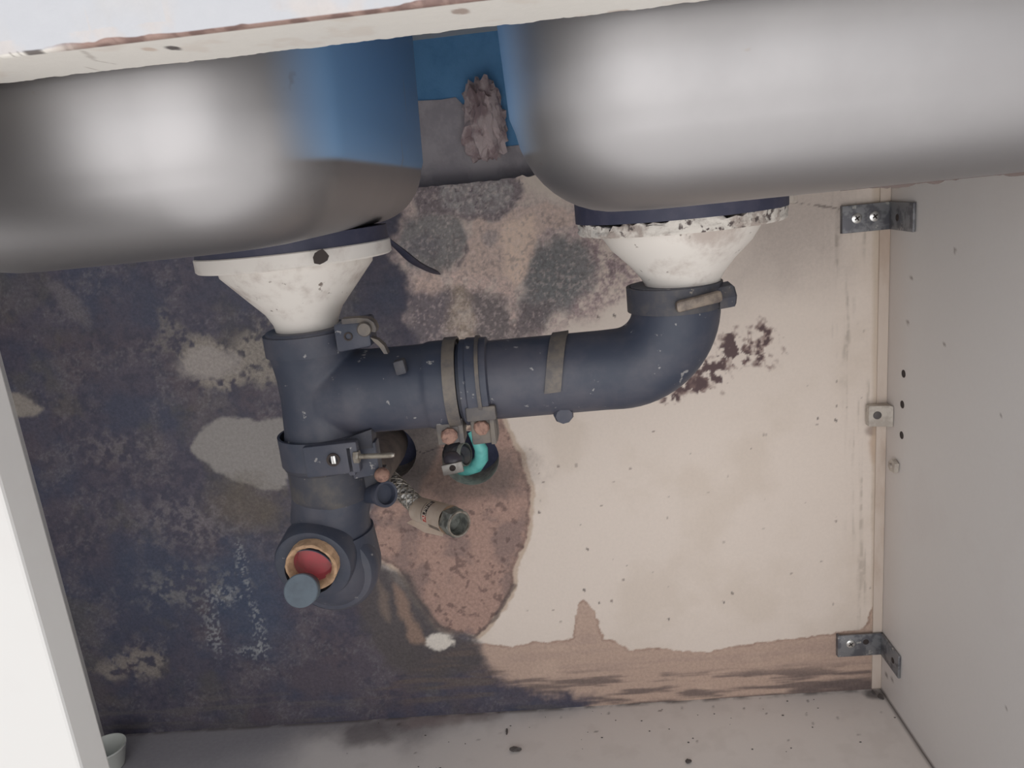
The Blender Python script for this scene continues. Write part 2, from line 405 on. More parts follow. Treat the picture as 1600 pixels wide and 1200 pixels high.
# --- mottled centre between the drains
pt.tone = np.array([1.30, 1.31, 1.34])
gr = sstep(0.30, 0.58, 0.55 * N2 + 0.45 * N4)               # granular break-up
gr2 = sstep(0.42, 0.60, 0.5 * N2 + 0.5 * N4)
mid = [(640, 270), (800, 270), (812, 300), (905, 330), (960, 372), (1010, 445), (985, 458), (930, 490), (880, 508), (835, 532), (800, 560), (540, 600), (520, 300)]
pt.poly(mid, (150, 134, 127), 0.95, 0.016, 0.012, 60, 2, 1.1, mod=0.25 + 0.75 * gr)
pt.poly([(840, 330), (910, 335), (905, 385), (850, 395)], (146, 130, 126), 0.9, 0.008, 0.006, 90, 3, 1.2, mod=0.4 + 0.6 * gr)
pt.poly([(900, 372), (955, 378), (1005, 440), (985, 456), (930, 486), (880, 505), (840, 528), (820, 520), (880, 440)], (122, 106, 105), 0.95, 0.014, 0.010, 100, 6, 1.4, mod=gr2)
pt.poly([(905, 380), (945, 385), (985, 430), (930, 460), (900, 440)], (112, 98, 98), 0.7, 0.012, 0.010, 120, 1, 1.4, mod=gr2)
pt.poly([(838, 395), (865, 368), (905, 378), (925, 410), (920, 450), (890, 475), (850, 505), (815, 520), (808, 470), (825, 430)], (104, 101, 99), 1.0, 0.014, 0.009, 80, 4, 1.3)
pt.blob(865, 430, 40, 44, (93, 93, 92), 0.8, 0.9, 0.5, 90, 5, 1.2)
pt.poly([(815, 470), (870, 470), (850, 510), (815, 528), (805, 545), (800, 500)], (90, 82, 82), 0.9, 0.010, 0.006, 90, 3, 1.3)
# grey lobe on the left, crust under the wall gap, brown band beneath it
pt.poly([(640, 340), (690, 330), (722, 350), (730, 385), (722, 405), (700, 422), (670, 428), (640, 415), (625, 380)], (110, 106, 103), 1.0, 0.006, 0.006, 90, 2, 1.1)
pt.blob(662, 385, 30, 18, (96, 92, 94), 0.7, 0.9, 0.5, 100, 6, 1.2)
pt.line([(732, 382), (731, 400), (718, 415)], 0.003, (88, 80, 82), 0.8, 0.002)
pt.poly([(640, 268), (806, 268), (818, 300), (800, 325), (782, 346), (735, 350), (700, 335), (650, 340)], (104, 95, 95), 1.0, 0.006, 0.005, 80, 5, 1.2)
pt.poly([(684, 282), (795, 278), (800, 318), (770, 330), (715, 332), (690, 318)], (126, 121, 118), 0.95, 0.006, 0.006, 110, 3, 1.3, mod=0.35 + 0.65 * gr)
pt.lay(sstep(0.022, 0.0, np.abs(fbm(a, b, 75, 4, 4) - 0.5)) * sstep(0.002, -0.004, sdf_poly(a, b, [c0(*q) for q in [(655, 278), (822, 278), (812, 335), (660, 335)]])) * 0.9, (76, 68, 74))
# the pale bare streak running down between the lobes
pt.poly([(737, 344), (746, 341), (768, 348), (790, 336), (815, 325), (842, 318), (878, 326), (900, 334), (896, 350), (858, 358), (836, 368), (832, 400), (824, 425), (812, 448), (802, 462), (794, 448), (778, 434), (748, 432), (712, 434), (704, 428), (726, 408), (733, 392), (727, 378), (735, 366)], (160, 142, 131), 1.0, 0.004, 0.004, 110, 4, 0.8)
pt.poly([(786, 350), (832, 338), (836, 372), (826, 418), (808, 446), (798, 440), (788, 405), (780, 372)], (178, 158, 142), 0.95, 0.008, 0.005, 70, 1, 0.5)
pt.blob(765, 372, 14, 12, (132, 122, 118), 0.8, 0.9, 0.5, 120, 2, 1.2)
pt.poly([(700, 428), (760, 428), (790, 440), (800, 462), (760, 458), (720, 456), (704, 450)], (162, 142, 132), 0.9, 0.008, 0.006, 120, 6, 1.3, mod=0.3 + 0.7 * gr)
pt.blob(668, 445, 26, 20, (158, 138, 127), 0.85, 0.8, 0.6, 100, 3, 1.0)
pt.poly([(715, 455), (752, 452), (795, 465), (806, 510), (800, 550), (725, 555), (745, 500)], (92, 85, 84), 0.95, 0.010, 0.008, 90, 5, 1.3)
pt.poly([(700, 445), (725, 450), (742, 490), (740, 535), (715, 545), (695, 500)], (124, 111, 97), 0.9, 0.010, 0.007, 90, 6, 1.3, mod=0.4 + 0.6 * gr)
pt.line([(801, 445), (804, 470), (802, 505)], 0.0045, (160, 141, 132), 0.9, 0.003, 160, 2, mod=gr2)
pt.poly([(640, 455), (700, 455), (705, 540), (640, 560)], (82, 76, 80), 0.9, 0.014, 0.010, 70, 2, 1.0)
pt.lay(sstep(0.60, 0.66, N4) * sstep(0.0, -0.01, sdf_poly(a, b, [c0(*q) for q in mid])) * 0.3, (172, 156, 148))
pt.lay(sstep(0.60, 0.68, fbm(a, b, 300, 6, 3)) * sstep(0.0, -0.01, sdf_poly(a, b, [c0(*q) for q in mid])) * 0.35, (80, 72, 73))
pt.tone = 1.0
# --- the main mould over the left half
mould = [(-200, 200), (560, 300), (630, 335), (618, 400), (640, 440), (640, 500), (675, 560), (690, 640), (655, 690), (640, 740), (600, 760), (575, 850), (600, 880), (625, 905), (650, 950), (690, 990), (735, 1000), (760, 1040), (790, 1070), (860, 1085), (930, 1092), (900, 1160), (-200, 1240)]
mf = pt.field(mould, 0.012, 45, 5) + (N2 - 0.5) * 0.012
pt.lay(sstep(0.008, -0.010, mf), (80, 76, 89), 0.8)
inm = sstep(0.0, -0.02, mf)
pt.lay(inm * sstep(0.42, 0.66, N3) * 0.65, (65, 71, 90))
pt.lay(inm * sstep(0.50, 0.72, fbm(a, b, 16, 5)) * 0.6, (90, 78, 82))
pt.lay(inm * sstep(0.54, 0.72, fbm(a, b, 22, 7)) * 0.45, (92, 88, 80))
pt.lay(inm * sstep(0.48, 0.70, fbm(a, b, 26, 2)) * 0.45, (88, 81, 91))
pt.lay(inm * sstep(0.53, 0.72, N1) * 0.28, (104, 97, 102))
pt.lay(inm * sstep(0.50, 0.68, 0.6 * N2 + 0.4 * N1) * 0.22, (104, 98, 104), 1.0)
pt.lay(inm * sstep(0.50, 0.36, 0.6 * N2 + 0.4 * N3) * 0.45, (56, 58, 74))
pt.lay(inm * sstep(0.58, 0.68, N4) * sstep(0.45, 0.6, N1) * 0.3, (124, 120, 124))
# greenish dark lobes crossing the pink stain, tan band under the lobes
pt.poly([(560, 860), (600, 885), (640, 900), (665, 950), (700, 985), (745, 998), (760, 1040), (690, 1060), (600, 1040), (560, 960)], (84, 78, 78), 0.85, 0.012, 0.008, 60, 3, 0.9)
pt.poly([(612, 905), (630, 925), (655, 980), (668, 1005), (640, 1005), (625, 960)], (146, 122, 108), 0.85, 0.008, 0.005, 80, 2, 0.8)
pt.poly([(588, 900), (605, 930), (610, 975), (596, 960)], (128, 112, 102), 0.7, 0.008, 0.004, 80, 4, 0.8)
pt.poly([(690, 1020), (740, 1008), (780, 1050), (770, 1085), (640, 1100), (560, 1090), (640, 1050)], (100, 88, 84), 0.8, 0.015, 0.008, 50, 4, 1.0, mod=sstep(0.35, 0.6, HS))
pt.poly([(590, 640), (690, 640), (690, 700), (652, 770), (600, 790)], (96, 88, 86), 0.95, 0.01, 0.006, 60, 4, 0.9)
pt.lay(sstep(c0(600, 1110)[1] + 0.02, c0(600, 1110)[1] - 0.01, b) * inm * sstep(0.45, 0.65, HS) * 0.6, (70, 68, 78))
pt.lay(sstep(c0(600, 1050)[1], c0(600, 1090)[1], b) * inm * sstep(0.55, 0.7, HS) * 0.4, (104, 98, 96))
# pale islands left bare by the mould
fine = sstep(0.34, 0.56, N2)
pt.poly([(270, 545), (300, 528), (360, 535), (420, 505), (450, 520), (445, 590), (380, 608), (320, 605), (285, 580)], (140, 132, 124), 0.95, 0.012, 0.008, 90, 3, 1.2, mod=fine)
pt.blob(325, 566, 46, 24, (156, 148, 143), 0.95, 0.8, 0.4, 80, 2, 0.7)
pt.poly([(246, 478), (262, 480), (300, 522), (290, 545), (250, 545), (225, 548), (250, 520)], (116, 110, 108), 0.8, 0.008, 0.006, 90, 2, 1.1, mod=fine)
pt.poly([(298, 700), (318, 668), (345, 652), (400, 655), (450, 648), (450, 760), (415, 768), (372, 752), (335, 735), (310, 715)], (143, 138, 135), 1.0, 0.004, 0.004, 110, 1, 0.5)
pt.blob(380, 790, 55, 40, (104, 94, 82), 0.6, 1.0, 0.5, 60, 3, 1.0)
pt.poly([(8, 612), (40, 618), (66, 640), (60, 652), (20, 650)], (150, 142, 134), 0.9, 0.005, 0.004, 100, 2, 0.7)
pt.poly([(60, 425), (95, 438), (135, 490), (140, 515), (110, 500), (85, 460)], (108, 102, 106), 0.75, 0.012, 0.008, 90, 5, 1.2)
pt.poly([(140, 1050), (175, 1030), (210, 1005), (262, 1030), (250, 1055), (170, 1062)], (134, 126, 120), 0.85, 0.012, 0.010, 90, 4, 1.2, mod=fine)
pt.blob(230, 900, 60, 60, (66, 74, 94), 0.6, 1.0, 0.4, 40, 3)
pt.blob(385, 930, 60, 80, (62, 74, 96), 0.75, 1.0, 0.4, 40, 4)
pt.blob(190, 700, 60, 26, (112, 106, 110), 0.6, 1.0, 0.7, 130, 5, 1.4, mod=sstep(0.46, 0.6, N2))
pt.blob(290, 820, 70, 40, (116, 110, 114), 0.6, 1.0, 0.7, 130, 6, 1.4, mod=sstep(0.48, 0.6, N2))
pt.blob(290, 920, 80, 30, (124, 122, 122), 0.6, 1.0, 0.7, 130, 1, 1.4, mod=sstep(0.50, 0.62, N2))
for (u, v, ru, rv) in ((333, 985, 12, 42), (405, 985, 9, 48), (378, 880, 8, 40), (392, 1018, 24, 10), (350, 930, 26, 14)):
    pt.blob(u, v, ru, rv, (156, 158, 160), 0.55, 1.0, 0.9, 260, 2, mod=sstep(0.53, 0.60, N4))
# small white scab of filler
pt.blob(686, 1003, 23, 12, (216, 208, 198), 1.0, 0.35, 0.4, 160, 2, 0.4)
# --- mould spots right of the elbow
for i, (u, v, ru, rv) in enumerate(((1148, 548, 24, 22), (1112, 582, 28, 20), (1088, 600, 16, 12), (1066, 602, 16, 10), (1192, 540, 22, 24), (1050, 622, 14, 7))):
    pt.blob(u, v, ru * 1.25, rv * 1.25, (140, 116, 110), 0.8, 0.5, 0.9, 170, i, mod=sstep(0.40, 0.52, N2))
    pt.blob(u, v, ru, rv, (88, 68, 70), 0.95, 0.3, 0.9, 170, i, mod=sstep(0.42, 0.50, N2) if i != 4 else sstep(0.53, 0.58, N2))
# hairline crack between the holes, rust run under the plastic block, drips and specks
pt.line([(648, 704), (662, 708), (680, 701), (700, 700)], 0.0007, (44, 40, 44), 0.9, 0.0004)
pt.blob(1372, 695, 12, 34, (176, 140, 112), 0.6, 0.8, 0.4, 60, 2)
pt.blob(1368, 672, 14, 8, (120, 96, 84), 0.6, 0.8, 0.4, 60, 3)
for i in range(60):
    u, v = rng.uniform(800, 1360), rng.uniform(500, 990)
    s = rng.uniform(0.8, 2.2); pt.blob(u, v, s, s * rng.uniform(0.6, 1.6), (120, 104, 98), rng.uniform(0.3, 0.8), 0.6, 0.3, 300, i % 7)
for (u, v) in ((913, 922), (936, 942), (1131, 941), (1144, 927), (918, 858), (1306, 657), (1278, 654), (960, 493), (935, 496), (1045, 968), (842, 800)):
    pt.blob(u, v, 2.6, 1.5, (92, 80, 78), 0.9, 0.5, 0.4, 300, int(u) % 7, rot=1.0)
# --- edge strip colours at the right corner: caulk and tan run
pt.poly([(1364, 280), (1400, 280), (1386, 1080), (1362, 1080)], (198, 180, 160), 0.6, 0.004, 0.001, 60, 1)
pt.store(me)
back = link('wall_back', me, M_panel, None, 40)
tag(back, 'stained beige back board of the cabinet, black with mould on its left half', 'wall', kind='structure')
# hole liners: the sawn thickness of the board and a dark disc painted as the shade behind it
for i, (c, r) in enumerate(HOLES):
    bm = bmesh.new(); o = Vector((c.x, 0, c.z))
    lathe(bm, o, (0, 1, 0), [(0.0002, r), (0.034, r * 0.98), (0.034, r * 1.12), (0.0004, r * 1.12)], 40, True)
    obj('hole_liner', bm, M_liner, back)
    bm = bmesh.new(); lathe(bm, o, (0, 1, 0), [(0.0335, 0), (0.0335, r * 1.05), (0.0345, r * 1.05), (0.0345, 0)], 40); obj('hole_shade', bm, M_hole_shade, back)

# masonry wall behind, floor, sides, ceiling, rail, stile
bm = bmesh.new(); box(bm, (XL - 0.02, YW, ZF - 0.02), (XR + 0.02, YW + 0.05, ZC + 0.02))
rear = tag(obj('wall_rear', bm, M_wallout, None, None), 'rear wall with shade painted in blue and a lit grey part low down, seen through the gap between the sink bowls', 'wall', kind='structure')
bm = bmesh.new(); q_ = [P(u, v, YW) for u, v in ((600, 160), (690, 156), (712, 152), (728, 168), (738, 200), (748, 225), (760, 232), (800, 228), (850, 222), (850, 300), (600, 310))]
prism(bm, q_, (0, -1, 0), 0.0012); obj('lit_plaster', bm, mat('lit_wall_grey', (196, 190, 194), 0.9, c2=(176, 170, 176), scale=40, bump=0.001), rear, None)  # grey sheet paints the lit lower wall, below the blue painted shade

# floor (cabinet bottom board)
fx = np.linspace(XL, XR, 420); fy = np.linspace(YF, 0.0, 240); fx, fy = np.meshgrid(fx, fy)
me = grid_mesh('floor', fx, fy, ZF + (fbm(fx, fy, 12, 1, 3) - 0.5) * 0.0008)
def cf(u, v): p = PZ(u, v, ZF); return (p.x, p.y)
pf_ = Paint(fx.ravel(), fy.ravel(), (226, 219, 214), cf)
fa, fb = pf_.a, pf_.b; FN = fbm(fa, fb, 60, 2); FN2 = fbm(fa, fb, 200, 3, 3)
pf_.lay(sstep(0.5, 0.75, FN) * 0.2, (196, 187, 180))
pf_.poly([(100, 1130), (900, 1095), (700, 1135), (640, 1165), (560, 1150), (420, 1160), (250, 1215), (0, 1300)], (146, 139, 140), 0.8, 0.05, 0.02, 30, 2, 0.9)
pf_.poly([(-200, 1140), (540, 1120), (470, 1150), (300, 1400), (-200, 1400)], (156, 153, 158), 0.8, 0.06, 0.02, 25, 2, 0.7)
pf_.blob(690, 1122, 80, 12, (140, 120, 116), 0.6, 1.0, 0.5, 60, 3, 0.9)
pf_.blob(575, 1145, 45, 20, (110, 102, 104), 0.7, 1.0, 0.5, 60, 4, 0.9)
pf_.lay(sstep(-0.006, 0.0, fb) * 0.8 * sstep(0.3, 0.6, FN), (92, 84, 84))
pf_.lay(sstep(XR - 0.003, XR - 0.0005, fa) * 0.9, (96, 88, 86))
pf_.blob(1366, 1085, 16, 7, (84, 78, 80), 0.8, 0.8, 0.4, 100, 2)
for i in range(40):
    u, v = rng.uniform(560, 1400), 1085 + rng.gamma(1.5, 25)
    pf_.blob(u, v, rng.uniform(1, 3), rng.uniform(0.8, 2), (104, 96, 94), rng.uniform(0.4, 0.9), 0.6, 0.3, 250, i % 7)
pf_.store(me)
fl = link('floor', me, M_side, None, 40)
tag(fl, 'dusty pale board at the bottom of the cabinet', 'floor', kind='structure')
bm = bmesh.new(); box(bm, (XL, YF, ZF - 0.018), (XR, YW, ZF - 0.0008)); obj('board_edge', bm, M_board, fl, None)

# right side panel
sy, sz = np.meshgrid(np.linspace(YF, 0.0, 220), np.linspace(ZF, ZC, 300))
me = grid_mesh('wall_right', XR + 0 * sy, sy, sz)
def cs(u, v): p = PX(u, v, XR); return (p.y, p.z)
ps = Paint(sy.ravel(), sz.ravel(), (214, 211, 209), cs)
sa, sb = ps.a, ps.b
ps.lay(sstep(0.45, 0.7, fbm(sa, sb, 14, 2)) * 0.35, (208, 203, 201))
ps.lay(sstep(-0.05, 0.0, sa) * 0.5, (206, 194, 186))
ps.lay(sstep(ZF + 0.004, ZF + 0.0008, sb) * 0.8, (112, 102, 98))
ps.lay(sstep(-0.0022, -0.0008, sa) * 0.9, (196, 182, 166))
for (u, v) in ((1572, 1107), (1492, 392), (1424, 434), (1476, 538), (1564, 648), (1418, 504), (1385, 1055), (1394, 1062)):
    ps.blob(u, v, 2.2, 3.0, (120, 110, 106), 0.8, 0.6, 0.3, 250, 2)
ps.store(me)
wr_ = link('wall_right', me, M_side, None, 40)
tag(wr_, 'plain grey side board on the right with small peg holes', 'wall', kind='structure')
bm = bmesh.new(); box(bm, (XR + 0.0004, YF, ZF - 0.018), (XR + 0.018, YW, ZC + 0.028)); obj('board_core', bm, M_board, wr_, None)
for (u, v) in ((1412, 584), (1410, 632), (1409, 680)):
    p = PX(u, v, XR); bm = bmesh.new()
    lathe(bm, p + Vector((0.0002, 0, 0)), (-1, 0, 0), [(0, 0.0034), (0.0005, 0.0033), (0.0006, 0.0027), (0.00025, 0.0024), (0.00025, 0)], 16)
    tag(obj('peg_hole', bm, M_ink, wr_), 'small dark shelf peg hole')

bm = bmesh.new(); box(bm, (XL - 0.018, YF, ZF - 0.018), (XL, YW, ZC))
tag(obj('wall_left', bm, M_board, None, None), 'white side board at the far left of the cabinet', 'wall', kind='structure')
bm = bmesh.new(); box(bm, (XL - 0.02, -0.06, ZC), (XR + 0.02, YW, ZC + 0.03)); 
tag(obj('ceiling', bm, M_board, None, None), 'underside of the worktop behind the sink bowls', 'ceiling', kind='structure')

# front rail: worktop front and underside with a sawn, splintered rear edge and a chipped lower front edge
nxr = 1500
rx = np.linspace(XL - 0.02, XR + 0.02, nxr)
jag = np.abs(fbm(rx, rx * 0 + 0.3, 120, 1, 4, 0.65) - 0.5) * 0.006 + (fbm(rx, rx * 0 + 0.9, 30, 2, 3) - 0.5) * 0.004
chip = 0.0006 + 0.0009 * sstep(0.35, 0.7, fbm(rx, rx * 0 + 0.5, 70, 3, 4))
rows = [(-0.44 + 0 * rx, 0.158 + 0 * rx)]
for t in np.linspace(0.0, 0.97, 16): rows.append((-0.44 + 0 * rx, 0.158 + (ZR + chip - 0.158) * t))
for t in np.linspace(0.90, 1.0, 10): rows.append((-0.44 + 0 * rx, 0.158 + (ZR + chip - 0.158) * (0.97 + 0.03 * (t - 0.90) / 0.10)))
rows.append((-0.4396 + 0 * rx, ZR + chip * 0.5)); rows.append((-0.4390 + 0 * rx, ZR + 0.0002 + 0 * rx))
for t in np.linspace(0, 1, 24): rows.append((-0.4385 + (0.4385 - 0.4055) * t + jag * (t > 0.98), ZR + 0 * rx))
rows.append((-0.405 + jag * 0.5, ZR + 0.004 + 0 * rx)); rows.append((-0.405 + 0 * rx, 0.158 + 0 * rx))
RX = np.tile(rx, (len(rows), 1)); RY = np.array([r[0] for r in rows]); RZ = np.array([r[1] for r in rows])
me = grid_mesh('trim_1', RX, RY, RZ)
pr = Paint(RX.ravel(), (RY - RZ).ravel(), (228, 224, 217), lambda u, v: (lambda p: (p.x, p.y - p.z))(PZ(u, v, ZR)))
rowi = np.repeat(np.arange(len(rows)), nxr)
front = rowi < 27
pr.lay(front * 1.0, (191, 192, 196)); RN = fbm(pr.a, pr.b, 60, 2); RN2 = fbm(pr.a, pr.b, 180, 4, 4)
pr.lay(front * sstep(0.55, 0.75, RN) * 0.35, (196, 190, 184), 0.5)
pr.lay(front * (RZ.ravel() < ZR + 0.004) * sstep(0.5, 0.65, RN) * 0.35, (206, 192, 182), 0.5)
edge = (rowi >= 26) & (rowi <= 29)
xl0 = -0.130
pr.lay(edge * sstep(xl0 - 0.005, xl0 + 0.01, pr.a) * 0.9, (140, 110, 100), 1.0)
pr.lay(edge * sstep(xl0 - 0.005, xl0 + 0.01, pr.a) * sstep(0.5, 0.65, RN2) * 0.7, (104, 82, 78))
pr.lay(edge * (1 - sstep(xl0 - 0.005, xl0 + 0.01, pr.a)) * sstep(0.45, 0.52, fbm(pr.a, pr.a * 0, 130, 3)) * 0.9, (92, 84, 82))
pr.lay((rowi >= 30) * sstep(0.62, 0.75, RN) * 0.3, (206, 190, 176))
pr.blob(271, 75, 13, 4, (88, 80, 78), 1.0, 0.3, 0.3, 300, 2); pr.blob(232, 77, 12, 3.5, (204, 186, 172), 0.9, 0.5, 0.3, 300, 2)
pr.blob(720, 18, 14, 4, (168, 150, 140), 0.9, 0.5, 0.4, 300, 2); pr.blob(965, 20, 14, 4, (190, 172, 158), 0.9, 0.5, 0.4, 300, 3)
pr.line([(135, 105), (160, 112), (185, 110)], 0.0006, (170, 160, 152), 0.8); pr.line([(130, 80), (150, 95), (180, 100)], 0.0005, (176, 168, 160), 0.6)
pr.lay((rowi >= 53) * 1.0, (138, 116, 104), 1.0)
pr.store(me)
tag(link('trim_1', me, M_rail, None, 40), 'white front rail of the worktop with chipped brown lower edge', 'trim', kind='structure')

# left stile (front post)
bm = bmesh.new(); box(bm, (-0.262, YF, ZF - 0.12), (-0.179, -0.4255, ZR - 0.0005), 0.0012)
tag(obj('trim_2', bm, M_board, None, None), 'bright white upright front post at the lower left', 'trim', kind='structure')
# tan corner strip between the back board and the right side
bm = bmesh.new(); p0 = P(1364, 300, 0.0); rs = np.linspace(ZF + 0.002, ZTOP - 0.006, 60)
pts = []
for i, z in enumerate(rs): pts.append(Vector((XR - 0.0045, -0.0005, z)))
strip(bm, pts, Vector((0.0085, 0, 0)), 0.0012, lambda i: Vector((0, -1, 0)))
M_strip = mat('tan_filler', (206, 192, 180), 0.65, c2=(188, 169, 154), scale=22, lo=0.45, hi=0.68, stretch=(1, 1, 0.35), spots=(158, 134, 116), sscale=60, slo=0.68, shi=0.76, bump=0.0005)
tag(obj('trim_3', bm, M_strip, None, 40), 'narrow tan strip of filler running up the right rear corner', 'trim', kind='structure')

# ------------------------------------------------------------------ the double sink
def gap_shaded(name, x_full, x_none, z0):
    """the steel with the blue shade of the gap painted as colour on the side that faces the other bowl"""
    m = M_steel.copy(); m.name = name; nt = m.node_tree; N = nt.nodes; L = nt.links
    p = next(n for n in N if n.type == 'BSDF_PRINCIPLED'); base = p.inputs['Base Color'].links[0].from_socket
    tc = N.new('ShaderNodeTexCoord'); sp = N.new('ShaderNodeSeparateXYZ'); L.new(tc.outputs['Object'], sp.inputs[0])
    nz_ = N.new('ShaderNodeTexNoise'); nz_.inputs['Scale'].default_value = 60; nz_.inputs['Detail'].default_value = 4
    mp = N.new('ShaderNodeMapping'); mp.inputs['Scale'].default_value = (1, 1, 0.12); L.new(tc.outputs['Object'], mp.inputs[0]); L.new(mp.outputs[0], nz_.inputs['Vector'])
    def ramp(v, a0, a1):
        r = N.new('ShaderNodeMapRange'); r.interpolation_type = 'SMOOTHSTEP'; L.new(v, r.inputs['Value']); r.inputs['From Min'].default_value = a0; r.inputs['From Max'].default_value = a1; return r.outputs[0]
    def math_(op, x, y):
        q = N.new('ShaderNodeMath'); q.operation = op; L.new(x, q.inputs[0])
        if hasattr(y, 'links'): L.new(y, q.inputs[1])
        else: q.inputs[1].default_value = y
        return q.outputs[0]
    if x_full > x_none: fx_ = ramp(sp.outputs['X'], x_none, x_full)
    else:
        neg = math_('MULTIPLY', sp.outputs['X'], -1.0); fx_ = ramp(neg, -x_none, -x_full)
    f = math_('MULTIPLY', math_('MULTIPLY', fx_, ramp(sp.outputs['Z'], z0 - 0.0015, z0 + 0.0015)), ramp(nz_.outputs['Fac'], 0.74, 0.66))  # mask for the blue shade between the bowls, painted into the steel
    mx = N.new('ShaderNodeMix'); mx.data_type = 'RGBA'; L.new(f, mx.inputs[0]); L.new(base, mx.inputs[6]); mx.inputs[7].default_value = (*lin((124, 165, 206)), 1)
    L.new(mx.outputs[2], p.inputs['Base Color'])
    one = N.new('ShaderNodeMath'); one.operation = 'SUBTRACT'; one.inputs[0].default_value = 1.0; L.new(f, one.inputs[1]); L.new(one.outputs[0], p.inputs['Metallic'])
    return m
sink = thing('double_sink', (0.02, -0.22, ZB if 'ZB' in globals() else -0.0105), 'stainless steel double sink hanging under the white worktop', 'sink')
ZB = -0.0138
def basin(x0, x1, y0, y1, zt, zb, rc, rb, draft=0.006, n=14, m_=12):
    bm = bmesh.new(); rings = []
    def ring(inset, z, rc_):
        vs = []
        xa, xb, ya, yb = x0 + inset, x1 - inset, y0 + inset, y1 - inset
        for cx, cy, t0 in ((xb - rc_, yb - rc_, 0), (xa + rc_, yb - rc_, 90), (xa + rc_, ya + rc_, 180), (xb - rc_, ya + rc_, 270)):
            for t in np.linspace(0, 90, n): 
                q = math.radians(t0 + t); vs.append(bm.verts.new((cx + rc_ * math.cos(q), cy + rc_ * math.sin(q), z)))
        return vs
    for z in np.linspace(zt, zb + rb, 10):
        ins = draft * (zt - z) / (zt - zb); rings.append(ring(ins, z, rc))
    for t in np.linspace(0, 90, m_)[1:]:
        q = math.radians(t); ins = draft + rb * (1 - math.cos(q)); rings.append(ring(ins, zb + rb - rb * math.sin(q), max(rc - rb * (1 - math.cos(q)) * 0.85, 0.008)))
    for r0, r1 in zip(rings, rings[1:]):
        for j in range(len(r0)): bm.faces.new((r0[j], r0[(j + 1) % len(r0)], r1[(j + 1) % len(r0)], r1[j]))
    bm.faces.new(rings[-1])
    return bm
o = obj('basin', basin(-0.264, -0.074, -0.398, -0.075, ZC + 0.02, ZB, 0.056, 0.036), gap_shaded('gap_shaded_steel', -0.075, -0.096, 0.018), sink, 60)
tag(o, 'narrow left bowl')
o = obj('basin', basin(-0.016, 0.268, -0.398, -0.075, ZC + 0.02, ZB, 0.056, 0.040), gap_shaded('gap_shaded_steel', -0.015, 0.002, 0.012), sink, 60)
tag(o, 'wide right bowl')
bm = bmesh.new(); box(bm, (-0.26, -0.403, ZC + 0.0195), (0.275, -0.06, ZC + 0.0215)); obj('rim', bm, M_steel, sink, None)
# sealant bead along the lower edge of the right bowl, torn and dark
bm = bmesh.new(); xs = np.linspace(0.112, 0.204, 70)
sweep(bm, [Vector((x, -0.3535, ZB + 0.0002)) for x in xs], list(0.0003 + 0.0012 * sstep(0.45, 0.75, fbm(xs, xs * 0 + 0.2, 130, 2, 4)) * sstep(0.112, 0.13, xs)), 6)
tag(obj('sealant_bead', bm, mat('torn_sealant', (96, 84, 80), 0.8), sink), 'torn dark sealant under the right bowl')
def drain(name, cx, cy, zg0, zg1, zf1, rf, rg, cone, label, crust, dent=None):
    d = thing(name, (cx, cy, zg1), label, 'drain')
    o0 = Vector((cx, cy, 0)); up = Vector((0, 0, 1))
    bm = bmesh.new(); lathe(bm, o0, up, [(zg0, 0.02), (zg0, rg), (zg1, rg), (zg1, 0.02)], 64, True); obj('gasket', bm, M_gasket, d)
    bm = bmesh.new(); lathe(bm, o0, up, [(zg1, 0.02), (zg1, rf - 0.0006), (zg1 - 0.0006, rf), (zf1 + 0.001, rf), (zf1, rf - 0.001), (zf1, 0.02)], 96, True)
    if crust:
        bmesh.ops.subdivide_edges(bm, edges=[e for e in bm.edges if abs(e.verts[0].co.z - e.verts[1].co.z) > 0.002], cuts=5)
        for v in bm.verts:
            q = math.atan2(v.co.y - cy, v.co.x - cx); n = vnoise(np.array([q * 9 + 40]), np.array([v.co.z * 400 + 60]), 1.0, 2)[0] + 0.5 * vnoise(np.array([q * 25 + 40]), np.array([v.co.z * 900 + 60]), 1.0, 3)[0]
            s = 1 + (n - 0.75) * 0.03
            v.co.x = cx + (v.co.x - cx) * s; v.co.y = cy + (v.co.y - cy) * s
            if v.co.z > zg1 - 0.003: v.co.z += (n - 0.75) * 0.006 if math.cos(q + 1.2) > -0.6 else 0
    obj('flange', bm, M_crust if crust else M_white, d)
    bm = bmesh.new(); lathe(bm, o0, up, [(zf1 + 0.0005, cone[0][1] * 0.9)] + cone + [(cone[-1][0] + 0.001, cone[-1][1] - 0.004)], 64); obj('funnel', bm, M_white, d)
    return d
def zat(u, v, y): return P(u, v, y).z
CL = Vector((P(460, 390, YA).x, YA, 0)); CR = Vector((P(1062, 350, YA).x, YA, 0))
rfl = 0.0572; rfr = 0.0590
zl1, zl2 = zat(460, 395, YA - rfl), zat(460, 421, YA - rfl)
zcl = zat(488, 516, YA - 0.019)
dl = drain('sink_drain', CL.x, CL.y, ZB + 0.0005, zl1, zl2, rfl, rfl - 0.001,
      [(zl2, 0.0455), (zl2 - 0.004, 0.0450), (zcl + 0.010, 0.0232), (zcl + 0.003, 0.0196), (zcl - 0.006, 0.0182)],
      'white plastic drain funnel under the left bowl, with a dark chip in its flange', False)
zr1, zr2 = zat(1060, 344, YA - rfr), zat(1060, 367, YA - rfr)
zcr = zat(1058, 450, YA - 0.0215)
dr = drain('sink_drain', CR.x, CR.y, ZB + 0.0005, zr1, zr2, rfr, rfr + 0.0012,
      [(zr2, 0.0458), (zr2 - 0.003, 0.0450), (zr2 - 0.010, 0.0405), (zcr + 0.012, 0.0300), (zcr + 0.005, 0.0245), (zcr + 0.001, 0.0222), (zcr - 0.006, 0.021)],
      'white drain funnel under the right bowl, with a crusty plastered flange', True)
